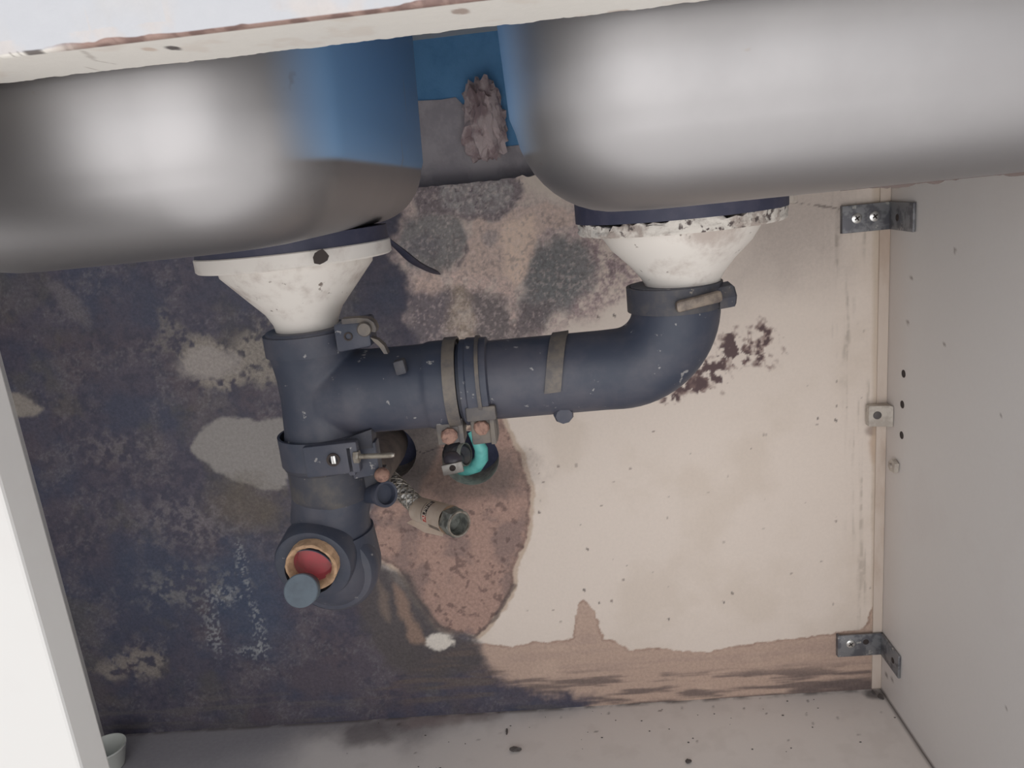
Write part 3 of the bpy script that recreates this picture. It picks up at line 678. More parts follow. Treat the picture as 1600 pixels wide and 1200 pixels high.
# chip on the left flange, small screw head, sealant tab on the right gasket
bm = bmesh.new(); pc = P(502, 401, YA - rfl * 0.985)
pts = [pc + Vector((0.0042 * math.cos(t) * s, 0, 0.0042 * math.sin(t) * s)) for t, s in zip(np.linspace(0, 2 * math.pi, 11)[:-1], (1, .85, 1.0, .8, .9, 1.05, 1.25, 1.0, .8, .9))]
prism(bm, pts, (0.1, -1, 0), 0.0006); tag(obj('chip', bm, M_ink, dl, None), 'dark chip in the flange')
bm = bmesh.new(); obox(bm, Vector((CR.x + rfr + 0.003, YA, (ZB + zr1) / 2)), Vector((0.0045, 0, 0)), Vector((0, 0.004, 0)), Vector((0, 0, 0.0058)), 0.0015)
obj('sealant_tab', bm, M_seal, dr)

# ------------------------------------------------------------------ black tee under the left drain
xv0 = P(488, 545, YA).x
tee = thing('tee_pipe', (xv0, YA, -0.15), 'large black rubber tee pipe under the left drain funnel', 'pipe')
zc_top = zat(488, 520, YA - 0.024); zt_ax = zat(640, 605, YA); zt_bot = zat(515, 690, YA - 0.026)
rv = 0.0262; rh = 0.0262; zb0 = zat(512, 736, YA - 0.026)
bm = bmesh.new(); A = Vector((xv0, YA, 0))
prof = [(zc_top - 0.0005, rv - 0.008), (zc_top, rv - 0.003), (zc_top, rv + 0.0004), (zc_top - 0.016, rv + 0.0004), (zc_top - 0.018, rv - 0.0005), (zc_top - 0.030, rv - 0.0020), (zt_ax, rv - 0.0022), (zt_ax - 0.020, rv - 0.0008), (zt_bot - 0.004, rv + 0.0005), (zb0 + 0.0012, rv - 0.0005), (zb0 + 0.0012, rv - 0.006)]
lathe(bm, A, (0, 0, 1), prof, 56)
xj = P(672, 600, YA).x; xj2 = P(718, 600, YA).x
lathe(bm, Vector((xv0, YA, zt_ax)), (1, 0, 0), [(0.004, rh * 0.96), (0.022, rh + 0.0012), (0.034, rh), (xj - xv0, rh), (xj - xv0, rh + 0.0012), (xj2 - xv0, rh + 0.0014), (xj2 - xv0, rh - 0.006)], 56)
bmesh.ops.holes_fill(bm, edges=[e for e in bm.edges if e.is_boundary], sides=0)
tb = obj('body', bm, M_pipe, tee, None)
md = tb.modifiers.new('r', 'REMESH'); md.mode = 'VOXEL'; md.voxel_size = 0.0011
md = tb.modifiers.new('s', 'SMOOTH'); md.iterations = 12; md.factor = 0.5
bpy.context.view_layer.update()
tm_ = bpy.data.meshes.new_from_object(tb.evaluated_get(bpy.context.evaluated_depsgraph_get())); tb.modifiers.clear(); tb.data = tm_
tm_.polygons.foreach_set('use_smooth', [True] * len(tm_.polygons))
# moulded nib on the branch
bm = bmesh.new(); pn = P(625, 574, YA - rh); obox(bm, pn + Vector((0, 0.002, 0)), Vector((0.0032, 0, 0.0006)), Vector((0, 0.0035, 0)), Vector((-0.0006, 0, 0.0042)), 0.001); obj('nib', bm, M_pipe2, tee)
# triangular web under the branch
bm = bmesh.new(); prism(bm, [P(528, 690, YA - 0.020), P(580, 671, YA - 0.020), P(582, 700, YA - 0.020), P(540, 705, YA - 0.020)], (0, 1, 0), 0.012); obj('web', bm, M_pipe2, tee)

def clamp(parent, c, axis, r, w, th=0.0016, material=None):
    bm = bmesh.new(); lathe(bm, Vector(c) - Vector(axis) * w / 2, axis, [(0, r), (0, r + th), (w, r + th), (w, r)], 56, True)
    return obj('hose_clamp', bm, material or M_pipe2, parent)
# top clamp of the tee with hooked strap
k1 = clamp(tee, (xv0, YA, zc_top - 0.0085), (0, 0, 1), rv + 0.0003, 0.0125, material=M_pipe)
bm = bmesh.new(); ph = [P(536, 497, YA - 0.024), P(560, 495, YA - 0.026), P(577, 496, YA - 0.026), P(586, 502, YA - 0.026), P(590, 511, YA - 0.026), P(589, 517, YA - 0.026)]
strip(bm, ph, Vector((0, 0.008, 0)), 0.0030, lambda i: [Vector((0, 0, -1)), Vector((0, 0, -1)), Vector((-.3, 0, -1)), Vector((-.8, 0, -.6)), Vector((-1, 0, 0)), Vector((-1, 0, .2))][i]); obj('strap_hook', bm, M_clamp, k1, 60)
bm = bmesh.new(); lathe(bm, P(569, 515, YA - 0.033), (0.15, -1, 0), [(-0.006, 0), (-0.006, 0.0040), (0.0, 0.0042), (0.0012, 0.0036), (0.0014, 0)], 20); obj('bolt', bm, M_clamp, k1)
bm = bmesh.new(); obox(bm, P(556, 520, YA - 0.018), Vector((0.0105, 0, 0.001)), Vector((0, 0.009, 0)), Vector((0, 0, 0.0085)), 0.002); obj('clamp_lug', bm, M_pipe, k1)
bm = bmesh.new(); lathe(bm, P(544, 526, YA - 0.0275), (0, -1, 0), [(-0.002, 0), (-0.002, 0.0026), (0.0002, 0.0026), (0.0002, 0.0018), (-0.0006, 0.0016), (-0.0006, 0)], 16); obj('lug_hole', bm, M_ink, k1)
bm = bmesh.new(); pts = [P(578, 527, YA - 0.026), P(590, 531, YA - 0.026), P(600, 540, YA - 0.026), P(606, 553, YA - 0.026), P(600, 553, YA - 0.026), P(592, 541, YA - 0.026), P(584, 534, YA - 0.026)]
prism(bm, pts, (0, 1, 0), 0.006); obj('strap_tail', bm, M_clamp, k1, None)

# lower clamp of the tee
zk = zat(512, 714, YA - 0.027); xk = P(513, 714, YA).x
k2 = clamp(tee, (xk - 0.0005, YA, zk), (0, 0, 1), rv + 0.0006, 0.0185, material=M_pipe)
bm = bmesh.new(); obox(bm, P(520, 716, YA - 0.0285), Vector((0.0165, 0, 0.0005)), Vector((0, 0.0035, 0)), Vector((0, 0, 0.0098)), 0.0012); obj('clamp_lug', bm, M_pipe, k2)
bm = bmesh.new(); lathe(bm, P(521, 718, YA - 0.0322), (0.1, -1, 0), [(-0.003, 0.004), (0.0012, 0.004), (0.0012, 0.0026), (-0.0004, 0.0024), (-0.0004, 0)], 20); obj('socket', bm, M_ink, k2)
bm = bmesh.new(); obox(bm, P(521.5, 718, YA - 0.0335), Vector((0.0014, 0, 0)), Vector((0, 0.0012, 0)), Vector((0, 0, 0.0026)), 0.0006); obj('screw', bm, M_shiny, k2)
bm = bmesh.new(); obox(bm, P(553, 712, YA - 0.022), Vector((0.0022, 0, 0)), Vector((0, 0.010, 0)), Vector((0, 0, 0.0095)), 0.0012); obox(bm, P(572, 716, YA - 0.014), Vector((0.0085, 0, 0.001)), Vector((0, 0.005, 0)), Vector((0, 0, 0.0105)), 0.001); obj('clamp_ear', bm, M_pipe, k2)
p0 = P(557, 713.5, YA - 0.031); p1 = P(616, 711, YA - 0.031); ax = (p1 - p0).normalized()
bm = bmesh.new(); lathe(bm, p0 - ax * 0.0016, ax, [(0, 0), (0, 0.0036), (0.0004, 0.0040), (0.0034, 0.0040), (0.0036, 0.0036), (0.0036, 0.0017)], 6)
obj('bolt_head', bm, M_bolt, k2, 20)
bm = bmesh.new(); L_ = (p1 - p0).length; prof = [(0, 0.0016)]
for i in range(40): prof += [(0.002 + (L_ - 0.003) * i / 40, 0.0017), (0.002 + (L_ - 0.003) * (i + 0.5) / 40, 0.00145)]
prof += [(L_, 0.0012), (L_, 0)]; lathe(bm, p0, ax, prof, 14); obj('bolt_shank', bm, M_bolt, k2, 60)

# clamps of the branch joint with hanging lugs and rusty bolts
k3 = clamp(tee, ((xj + xj2) / 2 + 0.0065, YA, zt_ax), (1, 0, 0), rh + 0.0012, 0.0075, 0.0016, M_clamp)
zl = lambda u, v: P(u, v, YA - 0.012)
bm = bmesh.new(); obox(bm, zl(703, 668), Vector((0.0078, 0, 0.0006)), Vector((0, 0.006, 0)), Vector((0, 0, 0.0088)), 0.0012); obox(bm, zl(722, 668), Vector((0.0016, 0, 0)), Vector((0, 0.007, 0)), Vector((0, 0, 0.0080)), 0.0006); obj('clamp_lug', bm, M_clamp, k3)
def hexbolt(name, p, ax, r, h, m_, par):
    bm = bmesh.new(); lathe(bm, p, ax, [(-0.004, 0), (-0.004, r * 0.7), (0, r), (h * 0.7, r), (h, r * 0.8), (h * 1.02, 0)], 9)
    for v in bm.verts: v.co += Vector((random.uniform(-1, 1), random.uniform(-1, 1), random.uniform(-1, 1))) * r * 0.08
    return obj(name, bm, m_, par, 30)
hexbolt('rusty_bolt', P(702, 680, YA - 0.0185), (0.1, -1, -0.1), 0.0052, 0.003, M_rust, k3)

# ------------------------------------------------------------------ right elbow pipe
xe = P(1056, 480, YA).x; zte = zat(1056, 452, YA - 0.026); rb_ = 0.036; re = 0.0262
elbow = thing('elbow_pipe', (xe, YA, zt_ax), 'black elbow pipe running from the tee up to the right drain funnel', 'pipe')
ctr = Vector((xe - rb_, YA, zt_ax + rb_))
pts = [Vector((xj2 + 0.001, YA, zt_ax)), Vector((xj2 + 0.02, YA, zt_ax))] + [Vector((x, YA, zt_ax)) for x in np.linspace(xj2 + 0.03, xe - rb_ - 0.01, 5)]
pts += arc(ctr, Vector((1, 0, 0)), Vector((0, 0, 1)), rb_, -math.pi / 2, 0, 18) + [Vector((xe, YA, z)) for z in np.linspace(zt_ax + rb_ + 0.004, zte, 4)]
bm = bmesh.new(); rr = [0.0245] * 7 + list(np.linspace(0.0248, 0.0262, 18)) + [0.0262] * 4
sweep(bm, pts, rr, 48, (False, True)); obj('body', bm, M_pipe, elbow)
bm = bmesh.new(); x0 = P(736, 600, YA).x; x1 = P(766, 600, YA).x
lathe(bm, Vector((x0, YA, zt_ax)), (1, 0, 0), [(-0.004, 0.022), (-0.004, 0.0268), (-0.001, 0.0268), (0, 0.0276), (x1 - x0, 0.0270), (x1 - x0 + 0.001, 0.0246)], 56); obj('collar', bm, M_pipe, elbow)
k4 = clamp(elbow, ((x0 + x1) / 2 + 0.001, YA, zt_ax), (1, 0, 0), 0.0272, 0.0022, 0.0012, M_clamp)
bm = bmesh.new(); obox(bm, P(757, 662, YA - 0.014), Vector((0.0078, 0, 0.0004)), Vector((0, 0.0075, 0)), Vector((0, 0, 0.0105)), 0.0012); obox(bm, P(771, 664, YA - 0.014), Vector((0.0016, 0, 0)), Vector((0, 0.009, 0)), Vector((0, 0, 0.0095)), 0.0006)
obox(bm, P(752, 644, YA - 0.022), Vector((0.009, 0, 0)), Vector((0, 0.004, 0)), Vector((0, 0, 0.0045)), 0.0012); obj('clamp_lug', bm, M_clamp, k4)
hexbolt('rusty_bolt', P(752, 667, YA - 0.0222), (0.05, -1, -0.05), 0.0048, 0.0028, M_rust, k4)
# top clamp of the elbow with worm housing
k5 = clamp(elbow, (xe - 0.0005, YA, zte - 0.0075), (0, 0, 1), 0.0262, 0.0145, 0.0020)
bm = bmesh.new(); obox(bm, P(1092, 471, YA - 0.0285), Vector((0.0135, 0.003, 0.0016)), Vector((0, 0.003, 0)), Vector((-0.0003, 0, 0.0032)), 0.002); obj('worm_housing', bm, mat('brownish_zinc', (136, 124, 112), 0.5, 0.2, c2=(104, 94, 88), scale=120), k5)
bm = bmesh.new(); lathe(bm, P(1118, 465, YA - 0.012), (1, 0.15, 0.08), [(0, 0), (0, 0.0078), (0.009, 0.0080), (0.0105, 0.0062), (0.0105, 0)], 7); obj('worm_screw', bm, M_pipe2, k5, 25)
# tape tab over the pipe and a moulding stud under it
bm = bmesh.new(); tabs = []
xt = P(868, 548, YA).x
for q in np.linspace(math.radians(60), math.radians(160), 14): tabs.append(Vector((xt + 0.004 - 0.0045 * (q - 1.05), YA - math.sin(q) * 0 , zt_ax)) + Vector((0, -math.sin(q - math.radians(60) ) * 0.0251, math.cos(q - math.radians(60)) * 0.0251)))
strip(bm, tabs, Vector((0.0098, 0, 0.0005)), 0.0014, lambda i: Vector((0, tabs[i].y - YA, tabs[i].z - zt_ax))); obj('tape_tab', bm, M_clamp, elbow, 50)
bm = bmesh.new(); lathe(bm, P(881, 648, YA - 0.013), (0.1, -1, -0.2), [(-0.01, 0), (-0.01, 0.006), (0, 0.0062), (0.002, 0.0052), (0.0022, 0)], 9); obj('stud', bm, M_pipe, elbow, 25)

# ------------------------------------------------------------------ lower pipe: down from the tee, bending back to the wall, with an open side inlet
xq = P(515, 800, YA).x; zb0 = zat(512, 736, YA - 0.026); zc = zat(515, 868, YA)
low = thing('lower_elbow_pipe', (xq, YA, zc), 'lower black elbow pipe with an open clay-rimmed inlet and grey plug', 'pipe')
rl = 0.0252; Rb = 0.030
pts = [Vector((xk, YA, zb0 + 0.0005)), Vector((xk, YA, zb0 - 0.02)), Vector((xq, YA, zb0 - 0.04))]
pts += [Vector((xq, YA, z)) for z in np.linspace(zb0 - 0.05, zc + Rb * 0.6, 3)]
rr = [rl + 0.0006, rl + 0.0004, rl] + [rl] * 3
zc_ = zc - 0.004
for q in np.linspace(0, math.pi / 2, 14):
    pts.append(Vector((xq, YA, zc_ - 0.0285 * math.sin(q) * 0.98))); rr.append(max(0.0015, 0.0285 * math.cos(q) ** 0.8))
rr[5] = rl + 0.0015
bm = bmesh.new(); sweep(bm, pts, rr, 48, (True, True)); obj('body', bm, M_pipe, low)
h1 = HOLES[0][0]
bm = bmesh.new(); sweep(bm, [Vector((xq, YA + 0.026, zc + 0.011)), Vector((xq - 0.006, YA + 0.06, zc + 0.018)), Vector((P(602, 702).x, -0.05, P(602, 702).z)), Vector((P(602, 702).x, 0.002, P(602, 702).z)), Vector((P(602, 702).x - 0.004, 0.033, P(602, 702).z - 0.004))], [0.016, 0.016, 0.0165, 0.0185, 0.0185], 36, (False, True))
tag(obj('waste_pipe', bm, mat('brown_pipe', (120, 110, 104), 0.6, c2=(98, 90, 88), scale=60), None), 'brownish waste pipe running back into the sawn hole behind the black pipes', 'pipe')
bm = bmesh.new(); lathe(bm, Vector((xk, YA, zb0)), (0, 0, 1), [(0.0006, rl), (0.0005, rl + 0.0024), (-0.002, rl + 0.0026), (-0.004, rl + 0.0012), (-0.022, rl + 0.0014), (-0.026, rl)], 56); obj('collar', bm, M_pipe2, low)
# front boss: ring and outer lip of the access inlet
cb = P(498, 880, YA - rl); axb = Vector((-0.02, -1, -0.10)).normalized()
bm = bmesh.new(); lathe(bm, Vector((xq, YA - 0.008, zc_)), Vector((0, -1, 0)), [(-0.006, 0.026), (-0.004, 0.0288), (0.002, 0.0296), (0.006, 0.0288), (0.009, 0.0262), (0.010, 0.022)], 56); obj('boss', bm, M_pipe, low)
bm = bmesh.new(); lathe(bm, P(491, 880, YA - 0.028), axb, [(-0.016, 0.0252), (0.001, 0.0248), (0.0034, 0.0238), (0.0042, 0.0222), (0.0042, 0.0162), (0.010, 0.0161), (0.010, 0.0155), (-0.006, 0.0150)], 56); obj('inner_ring', bm, M_pipe, low)
co = P(486, 887, YA - 0.040)
bm = bmesh.new(); lathe(bm, co, axb, [(-0.014, 0.0160), (0.0, 0.0160), (0.0008, 0.0154), (0.0006, 0.0146), (-0.002, 0.0124), (-0.006, 0.0116)], 48)
for v in bm.verts: v.co += Vector((random.uniform(-1, 1), random.uniform(-1, 1), random.uniform(-1, 1))) * 0.00025
tag(obj('inlet_rim', bm, M_ochre, low), 'ochre clay rim of the open inlet')
bm = bmesh.new(); lathe(bm, co, axb, [(-0.0040, 0.0119), (-0.007, 0.0114), (-0.0095, 0.0108), (-0.0098, 0)], 40); tag(obj('inlet_lining', bm, M_red, low), 'red inside of the inlet')
cp = P(470, 923, YA - 0.052); axp = Vector((0.20, -0.90, 0.42)).normalized()
bm = bmesh.new(); lathe(bm, cp, axp, [(-0.016, 0.0098), (-0.0006, 0.0100), (0.0, 0.0094), (0.0001, 0)], 40); tag(obj('plug', bm, M_plug, low), 'round grey plug sticking out of the inlet')
# side nozzle and bolt ear on the right
bm = bmesh.new(); pz = P(574, 771, YA - 0.004); axn = (P(604, 772, YA - 0.020) - pz).normalized(); Ln = (P(604, 772, YA - 0.020) - pz).length
lathe(bm, pz, axn, [(-0.006, 0.0062), (Ln - 0.007, 0.0064), (Ln - 0.006, 0.0078), (Ln - 0.001, 0.0084), (Ln, 0.0080), (Ln - 0.0002, 0.0066), (Ln - 0.004, 0.0060), (Ln - 0.004, 0)], 32); obj('side_nozzle', bm, M_pipe, low)
bm = bmesh.new(); obox(bm, P(584, 748, YA - 0.006), Vector((0.0090, 0, 0)), Vector((0, 0.005, 0)), Vector((0, 0, 0.0075)), 0.0012); ear = obj('ear', bm, M_pipe2, low)
bm = bmesh.new(); bmesh.ops.create_uvsphere(bm, u_segments=14, v_segments=8, radius=0.0046)
for v in bm.verts: v.co = v.co + P(597, 742, YA - 0.021); v.co.x += 0.0003 if v.co.x > P(597, 742, YA - 0.021).x else -0.0003
tag(obj('rusty_bolt', bm, M_rust, ear), 'rusty round bolt head')

# ------------------------------------------------------------------ things in the holes
h1, r1 = HOLES[0]; h2, r2 = HOLES[1]
v_ = thing('shutoff_valve', (h2.x, 0.0, h2.z), 'small shutoff valve in the round hole, turquoise pipe and silver lever', 'valve')
bm = bmesh.new(); tp = [P(736, 674, 0.004), P(745, 688, 0.002), P(752, 702, 0.001), P(752, 716, 0.002), P(744, 728, 0.006), P(731, 733, 0.012), P(720, 734, 0.022)]
sweep(bm, tp, [0.0035, 0.0052, 0.0062, 0.0066, 0.0066, 0.0060, 0.0055], 24); obj('turquoise_pipe', bm, M_teal, v_)
bm = bmesh.new(); lathe(bm, P(718, 712, -0.002), (0.5, -0.8, 0), [(-0.014, 0), (-0.014, 0.0110), (0.002, 0.0110), (0.004, 0.0095), (0.0045, 0.006), (0.0055, 0)], 32); obj('valve_body', bm, M_pipe2, v_)
bm = bmesh.new(); lathe(bm, P(727, 710, -0.004), (0.9, -0.4, 0.1), [(-0.003, 0.0098), (-0.003, 0.0106), (0.001, 0.0106), (0.001, 0.0098)], 32, True); obj('collar', bm, M_nut, v_)
bm = bmesh.new(); bmesh.ops.create_uvsphere(bm, u_segments=24, v_segments=12, radius=0.0095)
for v in bm.verts: v.co.z *= 0.75; v.co += P(709, 717, -0.010)
obj('knob', bm, mat('black_plastic', (72, 68, 76), 0.4), v_)
c = P(707.5, 732, -0.020); bm = bmesh.new()
obox(bm, c, Vector((0.0094, 0.001, 0.0009)), Vector((0, 0.0012, 0)), Vector((-0.0005, 0, 0.0050)), 0.001)
lever = obj('lever', bm, mat('brushed_lever', (158, 154, 150), 0.45, 0.6, c2=(138, 134, 130), scale=150), v_)
bm = bmesh.new(); lathe(bm, P(707, 731.5, -0.0212), (0, -1, 0), [(0, 0), (0, 0.0029), (0.0008, 0.0027), (0.0009, 0.0018), (0.0003, 0.0016), (0.0003, 0)], 20); obj('lever_screw', bm, M_ink, lever)

# ------------------------------------------------------------------ braided hose with label and hex nut
hs = thing('braided_hose', P(660, 790, -0.05), 'braided steel hose with paper label and open hex nut, pointing right', 'hose')
hp = [P(606, 745, 0.008), P(609, 748, -0.020), P(632, 771, -0.036), P(661, 799, -0.048), P(682, 807, -0.060)]
# smooth path
def catmull(ps, n):
    out = []
    ps = [ps[0] * 2 - ps[1]] + list(ps) + [ps[-1] * 2 - ps[-2]]
    for i in range(1, len(ps) - 2):
        for t in np.linspace(0, 1, n, endpoint=False):
            a0, a1, a2, a3 = ps[i - 1:i + 3]
            out.append(0.5 * ((2 * a1) + (a2 - a0) * t + (2 * a0 - 5 * a1 + 4 * a2 - a3) * t * t + (3 * a1 - a0 - 3 * a2 + a3) * t ** 3))
    out.append(ps[-2]); return out
path = catmull(hp, 24)
bm = bmesh.new(); sweep(bm, path, [0.0072 + (0.0007 if i % 3 == 0 else 0) for i in range(len(path))], 28); hose_tube = obj('braid', bm, M_braid, hs, 50)
# diagonal braid wires in relief
bm = bmesh.new()
for dirn in (1, -1):
    for k in range(6):
        wp = []
        for i, p in enumerate(path[20:]):
            d = (path[min(i + 21, len(path) - 1)] - path[i + 19]).normalized(); aa, bb = frame(d)
            q = dirn * i * 0.16 + k * math.pi / 3; wp.append(p + (aa * math.cos(q) + bb * math.sin(q)) * 0.0079)
        sweep(bm, wp, 0.0005, 5)
w_ = obj('braid_wires', bm, M_bolt, hose_tube, 60); w_['kind'] = 'stuff'
la = P(658, 797, -0.046); lb = P(708, 814, -0.078); axl = (lb - la).normalized(); Ll = (lb - la).length
a1, b1 = frame(axl)
# label: paper wrap with a loose flap
bm = bmesh.new(); nn = 40; rings = []
vis = (Vector(CAMP) - la); vis = (vis - axl * vis.dot(axl)).normalized(); bx_ = axl.cross(vis).normalized()   # vis: side facing the opening
def lab(t, q, r=0.0118): return la + axl * t + (vis * math.cos(q) + bx_ * math.sin(q)) * r
for t in np.linspace(-0.003, Ll * 0.92, 8):
    rings.append([bm.verts.new(lab(t, q, 0.0108 + 0.0016 * min(1, (t + 0.003) / Ll))) for q in np.linspace(-math.pi, math.pi, nn, endpoint=False)])
for r0, r1_ in zip(rings, rings[1:]):
    for j in range(nn): bm.faces.new((r0[j], r0[(j + 1) % nn], r1_[(j + 1) % nn], r1_[j]))
bmesh.ops.solidify(bm, geom=bm.faces[:], thickness=0.0003)
label = obj('label', bm, M_label, hs, 50)
dn = bx_ if bx_.z < 0 else -bx_
sgn = 1 if bx_.z < 0 else -1
bm = bmesh.new(); fp = [lab(-0.003, sgn * 1.25, 0.0110), lab(Ll * 0.5, sgn * 1.25, 0.0116), lab(Ll * 0.95, sgn * 1.25, 0.0122)]
fp2 = [lab(-0.010, sgn * 1.35, 0.0125) + dn * 0.002, lab(Ll * 0.42, sgn * 1.35, 0.0135) + dn * 0.0035, lab(Ll * 0.95, sgn * 1.35, 0.0128) + dn * 0.002]
va = [bm.verts.new(p) for p in fp]; vb = [bm.verts.new(p) for p in fp2]
for i in range(2): bm.faces.new((va[i], va[i + 1], vb[i + 1], vb[i]))
bmesh.ops.solidify(bm, geom=bm.faces[:], thickness=0.0004); obj('label_flap', bm, M_label, hs, 60)
# printed bands and lettering, wrapped round the label
def rl_(t): return 0.0108 + 0.0016 * min(1, (t + 0.003) / Ll) + 0.00015
def band(name, t0, t1, q0, q1, m_, lift=0.0):
    bm = bmesh.new(); n = 16; A0 = []; A1 = []
    for q in np.linspace(q0, q1, n): A0.append(bm.verts.new(lab(t0, q, rl_(t0) + lift))); A1.append(bm.verts.new(lab(t1, q, rl_(t1) + lift)))
    for i in range(n - 1): bm.faces.new((A0[i], A0[i + 1], A1[i + 1], A1[i]))
    return obj(name, bm, m_, label, 60)
tb0, tb1 = Ll * 0.40, Ll * 0.40 + 0.0052
band('print_band', tb0, tb1, sgn * -1.0, sgn * 0.30, M_ink); band('print_band', tb0, tb1, sgn * 0.32, sgn * 0.78, M_inkr)
band('print_line', tb0 - 0.0026, tb0 - 0.0020, sgn * -0.7, sgn * 0.75, M_ink)
for i in range(4): band('barcode_line', Ll * 0.55, Ll * 0.90, sgn * (0.86 + i * 0.085), sgn * (0.895 + i * 0.085), M_ink)
tcu = bpy.data.curves.new('lettering', 'FONT'); tcu.body = 'ALPINE'; tcu.size = 0.0056; tcu.align_x = 'CENTER'; tcu.align_y = 'CENTER'
to = bpy.data.objects.new('lettering', tcu); COL.objects.link(to); bpy.context.view_layer.update()
tm = bpy.data.meshes.new_from_object(to.evaluated_get(bpy.context.evaluated_depsgraph_get())); bpy.data.objects.remove(to)
for v in tm.vertices:
    # letters read from the bottom of the label upwards, tops towards the hose
    q = -sgn * (v.co.x / 0.0118) + sgn * (-0.11); t = (tb0 + tb1) / 2 - v.co.y
    v.co = lab(t, q, rl_(t) + 0.00012)
link('lettering', tm, M_label, label)
# hex nut, open end
n0 = la + axl * (Ll * 0.90); axn = (axl + Vector((0, -0.12, -0.02))).normalized()
bm = bmesh.new(); lathe(bm, n0, axn, [(0, 0.0075), (0, 0.0112), (0.001, 0.0120), (0.0125, 0.0120), (0.0135, 0.0112)], 6)
lathe(bm, n0, axn, [(0.0134, 0.0114), (0.0136, 0.0092), (0.010, 0.0088), (0.0095, 0.0091), (0.008, 0.0087), (0.0075, 0.0090), (0.006, 0.0086), (0.002, 0.0086), (0.002, 0)], 36); obj('hex_nut', bm, M_nut, hs, 25)
bm = bmesh.new(); lathe(bm, n0, axn, [(0.0130, 0.0090), (0.0130, 0.0112), (0.0145, 0.0108), (0.0145, 0.0094)], 36, True); obj('nut_lip', bm, M_bolt, hs)

# ------------------------------------------------------------------ corner brackets
def bracket(pix, side, label, screws, holes):
    b_ = thing('corner_bracket', (XR, 0, (P(*pix[0]).z + P(*pix[2]).z) / 2), label, 'bracket')
    bm = bmesh.new(); th = 0.0016; lo = min(P(*pix[1]).z, P(*pix[2]).z); hi = max(P(*pix[0]).z, P(*pix[3]).z)
    xl = (P(*pix[0]).x + P(*pix[1]).x) / 2
    box(bm, (xl, -0.0052, lo), (XR - 0.0004, -0.0030, hi), 0.0005)
    box(bm, (xl, -0.0032, lo), (xl + 0.002, -0.0004, hi)); 
    plate = obj('back_leg', bm, M_galv, b_, 30)
    ye = PX(*side, XR).y
    bm = bmesh.new(); box(bm, (XR - 0.0026, ye, lo), (XR - 0.0004, -0.0030, hi), 0.0005); leg2 = obj('side_leg', bm, M_galv, b_, 30)
    for (u, v) in screws:
        bm = bmesh.new(); c = P(u, v, -0.0052); lathe(bm, c, (0, -1, 0), [(0, 0.0042), (0.0006, 0.0041), (0.0012, 0.0030), (0.0013, 0)], 20); s = obj('screw', bm, M_shiny, plate)
        bm = bmesh.new()
        for q in (0.6, 0.6 + math.pi / 2): obox(bm, c + Vector((0, -0.00125, 0)), Vector((math.cos(q), 0, math.sin(q))) * 0.0023, Vector((0, 0.0002, 0)), Vector((-math.sin(q), 0, math.cos(q))) * 0.0005)
        for v in bm.verts: pass
        sl = obj('screw_cross', bm, M_ink, plate, None)
    for (kind, u, v) in holes:
        if kind == 'b': c = P(u, v, -0.0052); ax_ = (0, -1, 0); par = plate
        else: c = PX(u, v, XR - 0.0026); ax_ = (-1, 0, 0); par = leg2
        bm = bmesh.new(); lathe(bm, c, ax_, [(-0.001, 0), (-0.001, 0.0028), (0.0002, 0.0028), (0.0003, 0.0022), (0.0001, 0.0020), (0.0001, 0)], 18); obj('slot_hole', bm, M_ink, par)
    return b_
bracket([(1313, 322), (1312, 363), (1393, 357), (1393, 316)], (1432, 342), 'upper galvanised corner bracket with two cross-head screws', [(1338.5, 341), (1366.5, 338)], [('s', 1402, 340)])
bracket([(1306, 990), (1306, 1020), (1373, 1018), (1375, 985)], (1408, 1043), 'lower galvanised corner bracket near the cabinet floor', [(1329, 1006)], [('b', 1353, 1003), ('s', 1395, 1032)])

# plastic corner block and shelf peg
p = P(1372, 651, -0.004)
pb = thing('corner_block', (XR, -0.004, p.z), 'small beige plastic corner block with one screw, halfway up the right corner', 'block')
bm = bmesh.new(); xb0 = P(1359, 650, -0.012).x; zlo, zhi = P(1372, 667, -0.012).z, P(1372, 635, -0.012).z
prism(bm, [Vector((xb0, -0.0028, zlo)), Vector((xb0, -0.010, zlo)), Vector((XR - 0.006, -0.0115, zlo)), Vector((XR - 0.0005, -0.016, zlo)), Vector((XR - 0.0005, -0.0028, zlo))], (0, 0, 1), zhi - zlo)
bmesh.ops.bevel(bm, geom=list(bm.edges), offset=0.0007, segments=2, profile=0.5, affect='EDGES'); obj('body', bm, M_block, pb, 30)
bm = bmesh.new(); lathe(bm, P(1371, 649, -0.0108), (0, -1, 0), [(0, 0), (0, 0.0036), (0.0006, 0.0034), (0.0009, 0.0024), (0.0009, 0)], 18); obj('screw', bm, M_clamp, pb)
p = PX(1400, 725, XR)
pg = thing('shelf_peg', p, 'tiny clear plastic shelf peg on the right side board', 'peg')
bm = bmesh.new(); prism(bm, [p + Vector((-0.0004, dy, dz)) for dy, dz in ((-0.008, 0.003), (-0.001, 0.005), (0.006, 0.001), (0.004, -0.007), (-0.006, -0.006))], (-1, 0, 0), 0.004)
bmesh.ops.bevel(bm, geom=list(bm.edges), offset=0.0008, segments=2, profile=0.5, affect='EDGES'); obj('tab', bm, M_block, pg, 30)
bm = bmesh.new(); lathe(bm, p + Vector((0.0, -0.001, -0.001)), (-1, 0, 0), [(0, 0), (0, 0.0026), (0.0062, 0.0024), (0.0064, 0)], 14); obj('pin', bm, M_seal, pg)

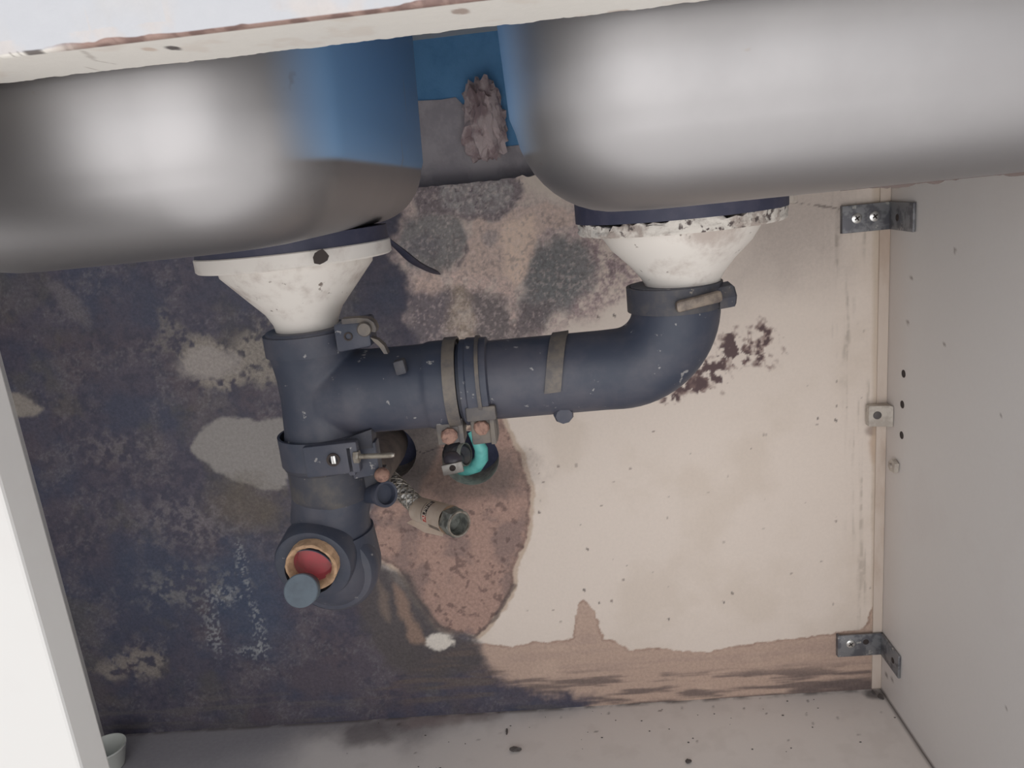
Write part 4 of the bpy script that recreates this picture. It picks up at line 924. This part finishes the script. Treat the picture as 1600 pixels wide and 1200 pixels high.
# ------------------------------------------------------------------ small loose things
# crumpled paper stuffed behind the gap
pc = P(757, 186, 0.022)
bm = bmesh.new(); bmesh.ops.create_icosphere(bm, subdivisions=4, radius=1.0)
for v in bm.verts:
    n = v.co.normalized(); q = n * 2.2
    f = 0
    for s, amp in ((1.4, 0.5), (2.6, 0.45), (5.0, 0.2)):
        f += abs(vnoise(np.array([q.x * s + q.z * s * 0.7 + 30]), np.array([q.y * s + q.z * s * 0.9 + 50]), 1.0, int(s))[0] - 0.5) * 2 * amp
    r = 0.72 + f * 0.75
    taper = 0.75 + 0.35 * max(0, -n.z)
    v.co = Vector((n.x * r * 0.0205 * taper + 0.004 * n.z * 0.4, n.y * r * 0.013, n.z * r * 0.031)) + pc
tag(obj('crumpled_paper', bm, M_paper, None, 25), 'crumpled brownish paper lump stuffed in the gap between the bowls', 'paper')
# black strip of tie sticking out behind the left flange
bm = bmesh.new(); sp = catmull([P(604, 372, -0.10), P(625, 390, -0.092), P(652, 412, -0.075), P(686, 428, -0.002)], 8)
sweep(bm, sp, [0.0022 + 0.0026 * min(1, i / 12) for i in range(len(sp) - 3)] + [0.0042, 0.003, 0.0016], 8, squash=0.45)
tag(obj('cable_strip', bm, M_gasket, None, 50), 'black torn strip sticking out to the right behind the left funnel flange', 'strip')
# pale cup lid standing on the floor by the left post
pcup = PZ(186, 1196, ZF)
cup = thing('plastic_cup', (pcup.x, -0.022, ZF), 'small milky plastic cup on the cabinet floor beside the white post', 'cup')
bm = bmesh.new(); c = Vector((P(178, 1170, -0.03).x + 0.004, -0.046, ZF + 0.0005))
lathe(bm, c, (0, 0, 1), [(0, 0), (0, 0.0130), (0.020, 0.0180), (0.021, 0.0188), (0.0225, 0.0186), (0.0222, 0.0176), (0.002, 0.0126), (0.0015, 0)], 40); obj('body', bm, M_cup, cup)
# crumbs of dirt on the floor
CR_ = [((805, 1173), 0.0046, 'dark ragged crumb of dirt on the floor, below the tan tide mark spike'), ((1076, 1191), 0.0030, 'dark square crumb at the very front of the floor'),
       ((1376, 1090), 0.0034, 'larger dark crumb in the right rear corner of the floor'), ((1365, 1083), 0.0022, 'smaller dark crumb in the right rear corner of the floor'),
       ((792, 1144), 0.0028, 'thin bent splinter on the floor behind the ragged crumb')]
for i, ((u, v), s, lb_) in enumerate(CR_):
    p = PZ(u, v, ZF); bm = bmesh.new(); bmesh.ops.create_icosphere(bm, subdivisions=2, radius=s)
    for vv in bm.verts:
        vv.co *= random.uniform(0.65, 1.15); vv.co.z *= 0.5; vv.co.x *= (1.3, 0.9, 0.8, 0.7, 0.4)[i]; vv.co.y *= (0.7, 0.9, 1.3, 1.5, 1.7)[i]; vv.co += p + Vector((0, 0, s * 0.35))
    tag(obj('dirt_crumb', bm, M_crumb, None, None), lb_, 'dirt')
bm = bmesh.new()
for i in range(50):
    u, v = random.uniform(540, 1420), 1092 + random.gammavariate(1.4, 30)
    p = PZ(u, v, ZF)
    if p.x > XR - 0.004 or p.y > -0.003 or p.y < YF + 0.01: continue
    s = random.uniform(0.0003, 0.0008); bmesh.ops.create_icosphere(bm, subdivisions=1, radius=s, matrix=Matrix.Translation(p + Vector((0, 0, s * 0.5))) @ Matrix.Diagonal((random.uniform(0.7, 2), 1, 0.6, 1)))
tag(obj('dirt_specks', bm, M_crumb, None, None), 'fine dark specks of dirt scattered over the cabinet floor', 'dirt', kind='stuff')
